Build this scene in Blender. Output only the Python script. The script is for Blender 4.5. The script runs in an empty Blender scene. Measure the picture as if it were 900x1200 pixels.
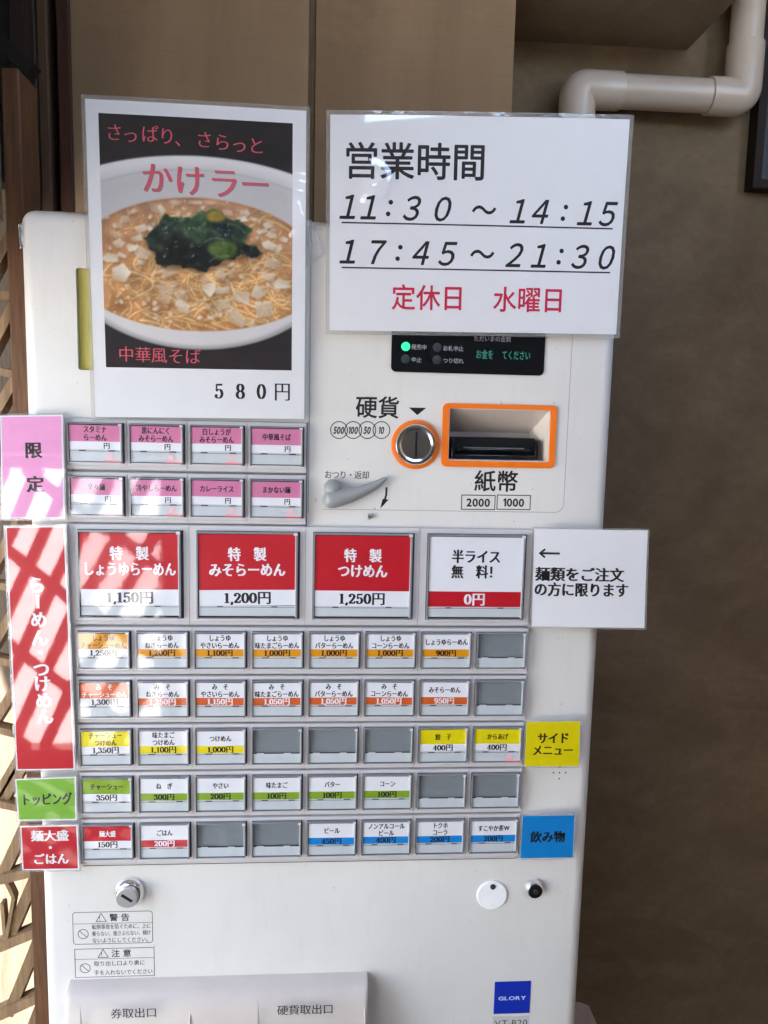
import bpy, bmesh, math, random
import numpy as np
from mathutils import Matrix, Vector

rnd = random.Random(7)
SC = bpy.context.scene
COL = SC.collection
FLOOR = 1040.0          # mm from the button plane's origin down to the floor

# ---------------------------------------------------------------- camera
# millimetres on the machine: X right, Y up, Z out of the front (towards the viewer)
CAMP = np.array([247.2585, 216.1290, 753.1837])
RV = np.array([-0.12338, -0.0689326, 0.0183335])
FPX = 900.0
def rotm(rv):
    th = np.linalg.norm(rv); k = rv / th
    K = np.array([[0, -k[2], k[1]], [k[2], 0, -k[0]], [-k[1], k[0], 0]])
    return np.eye(3) + math.sin(th) * K + (1 - math.cos(th)) * K @ K
RM = rotm(RV)
def un(x, y, Z=0.0):
    """photo pixel -> X, Y (mm) on the plane at depth Z"""
    d = RM @ np.array([(x - 450) / FPX, -(y - 600) / FPX, -1.0])
    t = (Z - CAMP[2]) / d[2]
    q = CAMP + t * d
    return float(q[0]), float(q[1])
def W(X, Y, Z):
    return Vector((X / 1000.0, -Z / 1000.0, (Y + FLOOR) / 1000.0))
cd = bpy.data.cameras.new('camera'); cam = bpy.data.objects.new('camera', cd); COL.objects.link(cam)
cd.sensor_width = 36.0; cd.lens = 27.0; cd.clip_start = 0.02; cd.clip_end = 300.0
M3 = Matrix(((1, 0, 0), (0, 0, -1), (0, 1, 0)))
cam.matrix_world = Matrix.Translation(W(*CAMP)) @ (M3 @ Matrix([list(r) for r in RM])).to_4x4()
SC.camera = cam

# ---------------------------------------------------------------- daylight
SUN_EL, SUN_AZ = math.radians(52), math.radians(-22)   # azimuth measured from straight out of the front, + to the right
wd = bpy.data.worlds.new('World'); SC.world = wd; wd.use_nodes = True
nt = wd.node_tree; bg = nt.nodes['Background']
sky = nt.nodes.new('ShaderNodeTexSky'); sky.sky_type = 'NISHITA'; sky.sun_disc = False
sdir = Vector((math.sin(SUN_AZ) * math.cos(SUN_EL), -math.cos(SUN_AZ) * math.cos(SUN_EL), math.sin(SUN_EL)))
sky.sun_elevation = SUN_EL
sky.sun_rotation = math.atan2(sdir.x, sdir.y)
nt.links.new(sky.outputs[0], bg.inputs[0]); bg.inputs[1].default_value = 0.12
sl = bpy.data.lights.new('sun', 'SUN'); sl.energy = 4.6; sl.angle = math.radians(0.5); sl.color = (1.0, 0.965, 0.92)
sun = bpy.data.objects.new('sun', sl); COL.objects.link(sun)
sun.rotation_euler = sdir.to_track_quat('Z', 'Y').to_euler(); sun.location = (0, 0, 6)
SC.view_settings.view_transform = 'Standard'; SC.view_settings.look = 'None'
SC.view_settings.gamma = 1.0; EXPO = 3.55; SC.view_settings.exposure = EXPO
SC.cycles.use_denoising = True
SC.cycles.max_bounces = 10; SC.cycles.diffuse_bounces = 5; SC.cycles.transparent_max_bounces = 12
SC.cycles.caustics_reflective = False; SC.cycles.caustics_refractive = False

# ---------------------------------------------------------------- materials
def lin(c):
    return tuple(((v / 255) / 12.92 if v / 255 <= .04045 else ((v / 255 + .055) / 1.055) ** 2.4) for v in c)
MATS = {}
def base(name, col, rough=.5, spec=.5, metal=0.0):
    m = bpy.data.materials.new(name); m.use_nodes = True
    b = m.node_tree.nodes['Principled BSDF']
    b.inputs['Base Color'].default_value = (*col, 1); b.inputs['Roughness'].default_value = rough
    b.inputs['Specular IOR Level'].default_value = spec; b.inputs['Metallic'].default_value = metal
    MATS[name] = m
    return m, m.node_tree, b
def N(t, kind, **kw):
    n = t.nodes.new(kind)
    for k, v in kw.items(): setattr(n, k, v)
    return n
def coords(t, scale=(1, 1, 1), rot=(0, 0, 0)):
    tc = N(t, 'ShaderNodeTexCoord'); mp = N(t, 'ShaderNodeMapping')
    mp.inputs['Scale'].default_value = scale; mp.inputs['Rotation'].default_value = rot
    t.links.new(tc.outputs['Object'], mp.inputs[0]); return mp.outputs[0]
def noise(t, vec, scale, detail=4, rough=.55, dist=0.0):
    n = N(t, 'ShaderNodeTexNoise'); n.inputs['Scale'].default_value = scale; n.inputs['Detail'].default_value = detail
    n.inputs['Roughness'].default_value = rough; n.inputs['Distortion'].default_value = dist
    t.links.new(vec, n.inputs['Vector']); return n.outputs['Fac']
def ramp(t, fac, stops):
    r = N(t, 'ShaderNodeValToRGB'); e = r.color_ramp.elements
    while len(e) < len(stops): e.new(.5)
    for el, (p, c) in zip(e, stops): el.position = p; el.color = (*c, 1)
    t.links.new(fac, r.inputs[0]); return r.outputs[0]
def mixc(t, fac, a, b, mode='MIX'):
    m = N(t, 'ShaderNodeMix', data_type='RGBA', blend_type=mode)
    if isinstance(fac, (int, float)): m.inputs[0].default_value = fac
    else: t.links.new(fac, m.inputs[0])
    for i, v in ((6, a), (7, b)):
        if isinstance(v, tuple): m.inputs[i].default_value = (*v, 1)
        else: t.links.new(v, m.inputs[i])
    return m.outputs[2]
def bump(t, b, h, strength=.2, dist=.001):
    n = N(t, 'ShaderNodeBump'); n.inputs['Strength'].default_value = strength; n.inputs['Distance'].default_value = dist
    t.links.new(h, n.inputs['Height']); t.links.new(n.outputs[0], b.inputs['Normal'])

def solid(name, c, rough=.5, spec=.4, var=.04, vscale=60):
    """a colour with a faint uneven tone"""
    m, t, b = base(name, lin(c), rough, spec)
    f = noise(t, coords(t), vscale, 3)
    a = lin(c); lo = tuple(v * (1 - var) for v in a); hi = tuple(min(1, v * (1 + var)) for v in a)
    t.links.new(ramp(t, f, [(.3, lo), (.7, hi)]), b.inputs['Base Color'])
    return m

# painted steel of the machine: satin white, faint grime
m, t, b = base('machine_white', lin((216, 213, 208)), .33, .5)
v = coords(t); f = noise(t, v, 5, 6, .6); f2 = noise(t, coords(t, (40, 40, 6)), 3, 4)
t.links.new(mixc(t, ramp(t, f2, [(.55, (0, 0, 0)), (.8, (.25, .25, .25))]), ramp(t, f, [(.3, lin((211, 208, 203))), (.65, lin((221, 218, 213)))]), lin((198, 196, 191))), b.inputs['Base Color'])
sp = ramp(t, noise(t, v, 170, 2, .5), [(.745, (0, 0, 0)), (.775, (.45, .45, .45))]); lk = b.inputs['Base Color'].links[0].from_socket
t.links.new(mixc(t, sp, lk, lin((120, 112, 100))), b.inputs['Base Color'])
t.links.new(ramp(t, noise(t, v, 30, 5), [(.3, (.28,) * 3), (.7, (.4,) * 3)]), b.inputs['Roughness'])
bump(t, b, noise(t, v, 900, 2), .05, .0003)
solid('housing_grey', (200, 196, 197), .38, .5, .03, 25)
solid('hood_white', (206, 195, 186), .42, .5, .05, 20)
m = solid('paper', (246, 246, 249), .75, .25, .012, 40)
solid('strip_white', (212, 218, 220), .5, .4, .03, 90)
solid('blank_grey', (134, 140, 144), .5, .4, .08, 30)
solid('seam_shade_dark', (70, 68, 68), .7, .2)
solid('edge_grey', (120, 122, 124), .3, .6)
for n, c in dict(pink=(222, 130, 170), pink_sign=(250, 166, 216), red=(203, 16, 36), orange_y=(236, 158, 8), rust=(222, 98, 38),
                 yellow=(245, 226, 0), green=(140, 176, 36), green_sign=(128, 186, 52), blue=(8, 140, 222), ink=(20, 20, 24),
                 red_ink=(215, 30, 75), pink_ink=(226, 92, 112), white_ink=(248, 248, 250), navy=(16, 44, 165), logo_white=(205, 215, 240),
                 grey_ink=(48, 50, 54), ring_orange=(236, 116, 18), olive=(196, 186, 98), black=(10, 10, 12),
                 display_ink=(150, 152, 156), lever_grey=(150, 152, 152), model_plate=(192, 192, 190)).items():
    solid(n, c, .45, .4, .035, 70)
MATS['lever_grey'].node_tree.nodes['Principled BSDF'].inputs['Roughness'].default_value = .3
m, t, b = base('display_black', (.006, .007, .009), .12, .5)
m, t, b = base('chrome', (.82, .83, .85), .12, .5, 1.0)
bump(t, b, noise(t, coords(t), 700, 2), .02, .0002)
m, t, b = base('chrome_dial', (.78, .78, .8), .16, .5, 1.0)
m, t, b = base('steel_core', (.62, .63, .65), .38, .5, 1.0)
def emit(name, c, s, basec=(0.02, .02, .02)):
    m, t, b = base(name, basec, .4)
    b.inputs['Emission Color'].default_value = (*lin(c), 1); b.inputs['Emission Strength'].default_value = s / 2 ** EXPO
emit('led_green', (40, 255, 160), 1.6); emit('lcd_teal', (70, 215, 190), .42); emit('led_red', (255, 60, 90), .9, (.6, .3, .3))
emit('led_red_soft', (255, 120, 130), .35, (.8, .62, .62))
base('led_off_green', (.012, .03, .022), .4); base('led_off_grey', (.025, .025, .035), .4)
# thin clear plastic: what a film reflects by Fresnel, the rest passes through
def film(name, gain=1.9, rough=.03, tint=(1, 1, 1), bstr=.0, bscale=30, floor=0.0, haze=0.0):
    m = bpy.data.materials.new(name); m.use_nodes = True; t = m.node_tree; t.nodes.clear(); MATS[name] = m
    out = N(t, 'ShaderNodeOutputMaterial'); mx = N(t, 'ShaderNodeMixShader'); tr = N(t, 'ShaderNodeBsdfTransparent'); gl = N(t, 'ShaderNodeBsdfGlossy')
    tr.inputs[0].default_value = (*tint, 1); gl.inputs['Roughness'].default_value = rough
    fr = N(t, 'ShaderNodeFresnel'); geo = N(t, 'ShaderNodeNewGeometry')   # same reflectance from either side of the sheet
    io = N(t, 'ShaderNodeMath', operation='MULTIPLY_ADD'); io.inputs[1].default_value = 1 / 1.5 - 1.5; io.inputs[2].default_value = 1.5
    t.links.new(geo.outputs['Backfacing'], io.inputs[0]); t.links.new(io.outputs[0], fr.inputs[0])
    mu = N(t, 'ShaderNodeMath', operation='MULTIPLY_ADD', use_clamp=True); mu.inputs[1].default_value = gain; mu.inputs[2].default_value = floor
    t.links.new(fr.outputs[0], mu.inputs[0]); t.links.new(mu.outputs[0], mx.inputs[0])
    t.links.new(tr.outputs[0], mx.inputs[1]); t.links.new(gl.outputs[0], mx.inputs[2]); t.links.new(mx.outputs[0], out.inputs[0])
    if haze:   # cloudy edge of the plastic
        df = N(t, 'ShaderNodeBsdfDiffuse'); df.inputs[0].default_value = (.75, .75, .76, 1); m2 = N(t, 'ShaderNodeMixShader'); m2.inputs[0].default_value = haze
        t.links.new(mx.outputs[0], m2.inputs[1]); t.links.new(df.outputs[0], m2.inputs[2]); t.links.new(m2.outputs[0], out.inputs[0])
    if bstr:
        bp = N(t, 'ShaderNodeBump'); bp.inputs['Strength'].default_value = bstr; bp.inputs['Distance'].default_value = .002
        v = coords(t); t.links.new(noise(t, v, bscale, 3, .5), bp.inputs['Height'])
        t.links.new(bp.outputs[0], gl.inputs['Normal']); t.links.new(bp.outputs[0], fr.inputs['Normal'])
film('clear_film', 2.2, .03, (.985, .985, .985), .012, 30)
film('film_edge', 1.9, .06, (.8, .8, .8), .15, 60, .03, .2)
film('clear_cap', 1.7, .04, (.97, .97, .98), .02, 60)
film('clear_tape', 2.2, .10, (.95, .95, .94), .9, 170, .05, .28)
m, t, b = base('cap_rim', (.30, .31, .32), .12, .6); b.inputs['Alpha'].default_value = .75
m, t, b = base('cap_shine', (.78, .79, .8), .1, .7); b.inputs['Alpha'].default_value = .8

def wood(name, dark, light, rough=.65, along='Z', freq=1.0):
    m, t, b = base(name, lin(light), rough, .3)
    s = {'Z': (26, 26, 1.6), 'X': (1.6, 26, 26)}[along]; s = tuple(v * freq for v in s)
    v = coords(t, s); f = noise(t, v, 2.2, 8, .62, .6); g = noise(t, coords(t, tuple(k * 5 for k in s)), 3, 4, .6)
    c = ramp(t, f, [(.25, lin(dark)), (.5, lin(tuple((a + q) / 2 for a, q in zip(dark, light)))), (.75, lin(light))])
    c = mixc(t, ramp(t, g, [(.35, (.5,) * 3), (.6, (0,) * 3)]), c, tuple(k * .55 for k in lin(dark)))
    t.links.new(c, b.inputs['Base Color']); bump(t, b, g, .35, .001)
wood('wood_stile', (74, 48, 30), (122, 84, 54), .6); wood('wood_bar', (118, 92, 64), (178, 148, 112), .65, 'Z', .8)
wood('wood_board', (92, 80, 66), (116, 102, 86), .7, 'Z', .7); wood('wood_red', (46, 24, 14), (84, 45, 26))
wood('wood_dark', (30, 18, 13), (54, 35, 26)); wood('wood_brown', (62, 44, 30), (96, 70, 48)); wood('wood_black', (14, 9, 7), (32, 20, 14))
wood('wood_rust', (26, 16, 11), (50, 31, 21)); wood('batten_brown', (84, 66, 46), (112, 90, 66)); wood('wood_screen', (70, 50, 34), (120, 90, 62))
def mortar(name, c1, c2, c3):
    m, t, b = base(name, lin(c2), .85, .2)
    f = noise(t, coords(t, (1, 1, 1.3)), 2.4, 8, .6, .8); g = noise(t, coords(t, (1, 1, 1.7), (0, .5, 0)), 8, 7, .65, 1.2)
    c = ramp(t, f, [(.3, lin(c1)), (.52, lin(c2)), (.75, lin(c3))])
    c = mixc(t, ramp(t, g, [(.45, (0,) * 3), (.72, (.5,) * 3)]), c, lin(c3))
    w = noise(t, coords(t, (1.0, 1, 2.6), (0, .3, 0)), 9, 4, .75, .5)
    c = mixc(t, ramp(t, w, [(.66, (0,) * 3), (.74, (.35,) * 3)]), c, tuple(k * .6 for k in lin(c1)))
    fine = noise(t, coords(t, (1, 1, 1.2)), 90, 8, .75)
    c = mixc(t, .28, c, ramp(t, fine, [(.3, (.32,) * 3), (.7, (.68,) * 3)]), 'OVERLAY')
    t.links.new(c, b.inputs['Base Color']); bump(t, b, noise(t, coords(t, (1, 1, 1.4)), 45, 9, .72), .6, .003)
mortar('mortar', (104, 87, 67), (119, 101, 80), (137, 118, 95))
mortar('mortar_grey', (118, 102, 83), (134, 117, 97), (152, 134, 113))
# woven cloth stretched on a board
m, t, b = base('cloth', lin((150, 124, 98)), .9, .1)
va = coords(t, (3, 1, 330)); vb = coords(t, (330, 1, 3))
w1 = noise(t, va, 7, 3, .7); w2 = noise(t, vb, 7, 3, .7)
c = ramp(t, w1, [(.3, lin((143, 117, 91))), (.7, lin((159, 132, 105)))])
c = mixc(t, ramp(t, w2, [(.35, (.45,) * 3), (.65, (0,) * 3)]), c, lin((135, 109, 83)))
c = mixc(t, ramp(t, noise(t, coords(t, (2.2, 1, .35)), 4, 6, .6, .4), [(.38, (0,) * 3), (.72, (.6,) * 3)]), c, lin((114, 92, 70)))
c = mixc(t, ramp(t, noise(t, coords(t, (1, 1, 1.5)), 11, 5, .6), [(.5, (0,) * 3), (.8, (.35,) * 3)]), c, lin((170, 143, 115)))
t.links.new(c, b.inputs['Base Color']); bump(t, b, w1, .3, .0006)
solid('pvc', (196, 181, 167), .28, .5, .03, 12)
solid('beige_plastic', (196, 178, 170), .5, .4)
m, t, b = base('dark_pane', (.012, .012, .014), .15, .5)
solid('plaster_dark', (98, 93, 87), .9, .2, .08, 4); solid('plaster', (142, 137, 130), .9, .2, .06, 4); solid('floor_concrete', (84, 80, 76), .8, .3, .12, 6)
solid('pale_ground', (208, 204, 198), .9, .2, .08, 3)
m, t, b = base('photo_print', (.5, .5, .5), .7, .25)
at = N(t, 'ShaderNodeAttribute'); at.attribute_name = 'print'; t.links.new(at.outputs['Color'], b.inputs['Base Color'])

# ---------------------------------------------------------------- mesh helper
class MB:
    """collects geometry in machine millimetres and links it as one mesh object"""
    def __init__(s): s.v = []; s.f = []; s.m = []; s.mats = []; s.sm = []
    def mi(s, name):
        if name not in s.mats: s.mats.append(name)
        return s.mats.index(name)
    def add(s, vs, fs, mat, smooth=False, fn=None):
        o = len(s.v); k = s.mi(mat)
        s.v += [fn(*p) for p in vs] if fn else [tuple(p) for p in vs]
        s.f += [tuple(i + o for i in f) for f in fs]; s.m += [k] * len(fs); s.sm += [smooth] * len(fs)
        return s
    def quad(s, x0, x1, y0, y1, z, mat, fn=None):
        return s.add([(x0, y0, z), (x1, y0, z), (x1, y1, z), (x0, y1, z)], [(0, 1, 2, 3)], mat, fn=fn)
    def grid(s, x0, x1, y0, y1, z, mat, n=16, m=16, fn=None):
        vs = [(x0 + (x1 - x0) * i / n, y0 + (y1 - y0) * j / m, z) for j in range(m + 1) for i in range(n + 1)]
        fs = [(j * (n + 1) + i, j * (n + 1) + i + 1, (j + 1) * (n + 1) + i + 1, (j + 1) * (n + 1) + i) for j in range(m) for i in range(n)]
        return s.add(vs, fs, mat, True, fn)
    def box(s, x0, x1, y0, y1, z0, z1, mat):
        vs = [(x, y, z) for x in (x0, x1) for y in (y0, y1) for z in (z0, z1)]
        return s.add(vs, [(0, 1, 3, 2), (4, 6, 7, 5), (0, 4, 5, 1), (2, 3, 7, 6), (0, 2, 6, 4), (1, 5, 7, 3)], mat)
    def rbox(s, x0, x1, y0, y1, z0, z1, r, mat, seg=3, keep=None):
        bm = bmesh.new(); bmesh.ops.create_cube(bm, size=1.0)
        for v in bm.verts: v.co = ((x0 + x1) / 2 + v.co.x * (x1 - x0), (y0 + y1) / 2 + v.co.y * (y1 - y0), (z0 + z1) / 2 + v.co.z * (z1 - z0))
        ed = [e for e in bm.edges if keep is None or keep((e.verts[0].co + e.verts[1].co) / 2)]
        bmesh.ops.bevel(bm, geom=ed, offset=r, segments=seg, profile=.5, affect='EDGES')
        bm.verts.index_update()
        s.add([tuple(v.co) for v in bm.verts], [tuple(v.index for v in f.verts) for f in bm.faces], mat, True); bm.free(); return s
    def prism(s, pts, z0, z1, mat, fn=None):
        n = len(pts)
        vs = [(x, y, z0) for x, y in pts] + [(x, y, z1) for x, y in pts]
        fs = [tuple(range(n - 1, -1, -1)), tuple(range(n, 2 * n))] + [(i, (i + 1) % n, n + (i + 1) % n, n + i) for i in range(n)]
        return s.add(vs, fs, mat, fn=fn)
    def bar(s, a, b, w, z0, z1, mat):
        """straight square bar between two X, Y points"""
        d = Vector((b[0] - a[0], b[1] - a[1])); d.normalize(); n = Vector((-d.y, d.x)) * w / 2
        return s.prism([(a[0] - n.x, a[1] - n.y), (b[0] - n.x, b[1] - n.y), (b[0] + n.x, b[1] + n.y), (a[0] + n.x, a[1] + n.y)], z0, z1, mat)
    def lathe(s, cx, cy, prof, mat, n=40, smooth=True):
        """profile of (radius, Z) turned about an axis along Z"""
        vs = []; fs = []
        for r, z in prof: vs += [(cx + r * math.cos(2 * math.pi * i / n), cy + r * math.sin(2 * math.pi * i / n), z) for i in range(n)]
        for k in range(len(prof) - 1):
            fs += [(k * n + i, k * n + (i + 1) % n, (k + 1) * n + (i + 1) % n, (k + 1) * n + i) for i in range(n)]
        fs.append(tuple((len(prof) - 1) * n + i for i in range(n)))
        return s.add(vs, fs, mat, smooth)
    def tube(s, path, r, mat, n=28, radii=None):
        P = [Vector(p) for p in path]; vs = []; fs = []; up = None
        for i, p in enumerate(P):
            d = (P[min(i + 1, len(P) - 1)] - P[max(i - 1, 0)]).normalized()
            if up is None: up = Vector((0, 0, 1)) if abs(d.z) < .9 else Vector((0, 1, 0))
            a = d.cross(up).normalized(); up = a.cross(d).normalized(); q = radii[i] if radii else r
            vs += [tuple(p + (a * math.cos(2 * math.pi * k / n) + up * math.sin(2 * math.pi * k / n)) * q) for k in range(n)]
        for i in range(len(P) - 1):
            fs += [(i * n + k, i * n + (k + 1) % n, (i + 1) * n + (k + 1) % n, (i + 1) * n + k) for k in range(n)]
        fs += [tuple(range(n - 1, -1, -1)), tuple((len(P) - 1) * n + k for k in range(n))]
        return s.add(vs, fs, mat, True)
    def stroke(s, pts, w, z, mat, closed=False, fn=None):
        """flat line of constant width along X, Y points, mitred"""
        if fn:
            Q = []
            for a, b in zip(pts, (pts[1:] + pts[:1]) if closed else pts[1:]):
                k = max(1, int(math.hypot(b[0] - a[0], b[1] - a[1]) / 5)); Q += [(a[0] + (b[0] - a[0]) * i / k, a[1] + (b[1] - a[1]) * i / k) for i in range(k)]
            pts = Q if closed else Q + [pts[-1]]
        n = len(pts); L = []; Rr = []
        for i, p in enumerate(pts):
            a = pts[i - 1] if (closed or i > 0) else p; c = pts[(i + 1) % n] if (closed or i < n - 1) else p
            d1 = Vector((p[0] - a[0], p[1] - a[1])); d2 = Vector((c[0] - p[0], c[1] - p[1]))
            if d1.length < 1e-9: d1 = d2
            if d2.length < 1e-9: d2 = d1
            d1.normalize(); d2.normalize(); nn = Vector((-d1.y - d2.y, d1.x + d2.x)); nn.normalize()
            k = w / 2 / max(.35, nn.dot(Vector((-d1.y, d1.x))))
            L.append((p[0] + nn.x * k, p[1] + nn.y * k, z)); Rr.append((p[0] - nn.x * k, p[1] - nn.y * k, z))
        m = n if closed else n - 1
        return s.add(L + Rr, [(i, n + i, n + (i + 1) % n, (i + 1) % n) for i in range(m)], mat, fn=fn)
    def disc(s, cx, cy, r, z, mat, n=24, fn=None):
        return s.add([(cx + r * math.cos(2 * math.pi * i / n), cy + r * math.sin(2 * math.pi * i / n), z) for i in range(n)], [tuple(range(n))], mat, fn=fn)
    def build(s, name, parent=None, label=None, cat=None, group=None, kind=None, angle=35, fix=True):
        me = bpy.data.meshes.new(name)
        V = np.array(s.v, float); c = (V.min(0) + V.max(0)) / 2
        if parent is None: c[1] = V[:, 1].min()
        wc = W(*c)
        P = (V - c) / 1000.0
        me.from_pydata(np.stack([P[:, 0], -P[:, 2], P[:, 1]], 1).tolist(), [], s.f)
        for k in s.mats: me.materials.append(MATS[k])
        me.polygons.foreach_set('material_index', s.m); me.polygons.foreach_set('use_smooth', s.sm)
        me.update()
        if fix:
            bm = bmesh.new(); bm.from_mesh(me); bmesh.ops.recalc_face_normals(bm, faces=[f for f in bm.faces if f.smooth or len(bm.faces) < 400]); bm.to_mesh(me); bm.free()
        if any(s.sm): me.set_sharp_from_angle(angle=math.radians(angle))
        return link(name, me, wc, parent, label, cat, group, kind)
def link(name, me, wc, parent=None, label=None, cat=None, group=None, kind=None):
    o = bpy.data.objects.new(name, me); COL.objects.link(o); o.location = wc; o['_w'] = 0
    POS[o.name] = Vector(wc)
    if parent is not None:
        o.parent = parent; o.matrix_parent_inverse = Matrix.Translation(-POS[parent.name])
    del o['_w']
    tag(o, label, cat, group, kind); return o
POS = {}
def tag(o, label=None, cat=None, group=None, kind=None):
    for k, v in (('label', label), ('category', cat), ('group', group), ('kind', kind)):
        if v: o[k] = v
def thing(name, at, label, cat, group=None):
    return link(name, None, W(*at), None, label, cat, group)

# ---------------------------------------------------------------- lettering: glyph outlines as flat meshes
FC = bpy.data.curves.new('lettering', 'FONT'); FC.resolution_u = 3; FC.size = 1.0
FO = bpy.data.objects.new('lettering', FC); COL.objects.link(FO)
GL = {}
def glyph(ch, off):
    k = (ch, off)
    if k not in GL:
        FC.body = ch; FC.offset = off
        dg = bpy.context.evaluated_depsgraph_get(); dg.update()
        e = FO.evaluated_get(dg); me = e.to_mesh()
        vs = np.array([v.co[:2] for v in me.vertices], float).reshape(-1, 2); fs = [tuple(p.vertices) for p in me.polygons]
        e.to_mesh_clear(); GL[k] = (vs, fs)
    return GL[k]
FULL = {c: chr(ord(c) + 0xFEE0) for c in '0123456789,'}
def cross(r): return [(-r, 0), (r, 0), (0, r), (0, -r)]
STY = {'gothic': (0.0, [(0, 0)]), 'bold': (0.0, cross(.016) + [(.011, .011), (-.011, -.011), (.011, -.011), (-.011, .011)]), 'mincho': (0.0, [(-.034, 0), (0, .008), (.034, 0), (0, -.008)]),
       'mincho_b': (0.0, [(-.044, .011), (-.015, -.011), (.015, .011), (.044, -.011)]), 'mincho_l': (-.010, [(-.012, 0), (.012, 0)]), 'heavy': (0.0, cross(.03) + [(.021, .021), (-.021, -.021), (.021, -.021), (-.021, .021)]), 'round': (0.0, cross(.013)), 'mincho_n': (0.0, [(-.036, 0), (0, .01), (.036, 0)]), 'mincho_m': (-.008, [(-.022, 0), (0, 0), (.022, 0)]), 'medium': (0.0, [(-.012, 0), (.012, 0)])}
# upright figures with thick stems and thin joins, drawn as broad-pen strokes
def spl(P, n=7, closed=False):
    P = [np.array(p, float) for p in P]; out = []; m = len(P)
    for i in range(m if closed else m - 1):
        p0 = P[i - 1] if (i > 0 or closed) else P[i]; p1 = P[i]; p2 = P[(i + 1) % m]; p3 = P[(i + 2) % m] if (closed or i + 2 < m) else P[min(i + 1, m - 1)]
        for k in range(n):
            t = k / n; out.append(.5 * (2 * p1 + (p2 - p0) * t + (2 * p0 - 5 * p1 + 4 * p2 - p3) * t * t + (3 * p1 - p0 - 3 * p2 + p3) * t ** 3))
    if not closed: out.append(P[-1])
    return out
def el(cx, cy, rx, ry): return [(cx + rx * math.cos(math.radians(a)), cy + ry * math.sin(math.radians(a))) for a in range(0, 360, 15)]
FIG = {'0': (.52, [('c', el(.26, .36, .185, .34))]), '1': (.44, [('p', [(.23, .02), (.23, .7)]), ('h', [(.08, .022), (.38, .022)]), ('h', [(.24, .69), (.09, .62)])]),
       '2': (.52, [('s', [(.10, .52), (.12, .63), (.25, .7), (.39, .6), (.40, .48), (.28, .28), (.08, .06)]), ('b', [(.07, .05), (.44, .05)]), ('h', [(.43, .05), (.46, .19)])]),
       '3': (.52, [('s', [(.09, .58), (.14, .67), (.25, .7), (.37, .6), (.36, .47), (.2, .385)]), ('s', [(.2, .385), (.36, .33), (.42, .19), (.36, .06), (.23, .01), (.11, .05), (.07, .15)])]),
       '4': (.54, [('h', [(.33, .68), (.04, .2)]), ('h', [(.03, .19), (.5, .19)]), ('p', [(.35, .02), (.35, .7)]), ('h', [(.23, .022), (.47, .022)])]),
       '5': (.52, [('b', [(.11, .66), (.42, .67)]), ('h', [(.115, .68), (.10, .36)]), ('s', [(.10, .36), (.2, .43), (.34, .41), (.42, .24), (.36, .07), (.23, .01), (.1, .05), (.07, .14)])]),
       '8': (.52, [('c', el(.26, .53, .15, .17)), ('c', el(.26, .185, .18, .175))]),
       '9': (.52, [('c', el(.25, .48, .165, .215)), ('s', [(.415, .5), (.41, .3), (.33, .1), (.2, .01), (.1, .06)])]),
       ',': (.22, [('s', [(.08, .06), (.11, .05), (.12, -.03), (.06, -.12)])])}
def figure(ch, thick, thin):
    k = (ch, thick, thin)
    if k in GL: return GL[k]
    V = []; F = []
    for ty, P in FIG[ch][1]:
        closed = ty == 'c'
        Q = spl(P, 3, closed) if ty in 'cs' else [np.array(p, float) for p in P]
        m = len(Q); o = len(V); Lf = []; Rt = []
        for i in range(m):
            d = Q[(i + 1) % m] - Q[i - 1] if (closed or 0 < i < m - 1) else (Q[1] - Q[0] if i == 0 else Q[-1] - Q[-2])
            d = d / (np.hypot(*d) + 1e-9); w = {'p': thick, 'h': thin, 'b': thick * .75}.get(ty, thin + (thick - thin) * abs(d[1]) ** 1.4)
            nn = np.array([-d[1], d[0]]) * w / 2; Lf.append(Q[i] + nn); Rt.append(Q[i] - nn)
        V += Lf + Rt; F += [(o + i, o + m + i, o + m + (i + 1) % m, o + (i + 1) % m) for i in range(m if closed else m - 1)]
    if ch in '235':   # ball ends
        for bx, by in {'2': [(.115, .53)], '3': [(.11, .57), (.095, .14)], '5': [(.095, .14)]}[ch]:
            o = len(V); V += [np.array([bx + thick * .52 * math.cos(a * .7854), by + thick * .52 * math.sin(a * .7854)]) for a in range(8)]; F.append(tuple(range(o, o + 8)))
    GL[k] = (np.array(V), F); return GL[k]
ONE = (np.array([(.06, .50), (.06, .575), (.20, .70), (.275, .70), (.275, 0), (.185, 0), (.185, .585)]), [(0, 1, 2, 3, 6), (3, 4, 5, 6)])
def layout(s, size, style, track, mono):
    off, sh = STY[style]; x = 0.0; out = []
    for ch in s:
        if ch == ' ': x += .32; continue
        if ch == '　': x += 1.0; continue
        if ch in FIG and style.startswith('mincho'):
            vs, fs = figure(ch, *((.125, .045) if style != 'mincho_l' else (.085, .035)))
            if mono: out.append((vs, fs, x + .24)); x += 1.0 + track
            else: out.append((vs, fs, x)); x += FIG[ch][0] + .02
            continue
        if mono: vs, fs = glyph(FULL.get(ch, ch), off); out.append((vs, fs, x)); x += 1.0 + track; continue
        vs, fs = (ONE if ch == '1' else glyph(ch, off))
        if ord(ch) < 128:
            a, b = vs[:, 0].min(), vs[:, 0].max(); out.append((vs, fs, x - a + .05)); x += (b - a) + .11 + track
        else: out.append((vs, fs, x)); x += 1.0 + track
    return out, x - track, sh
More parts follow.
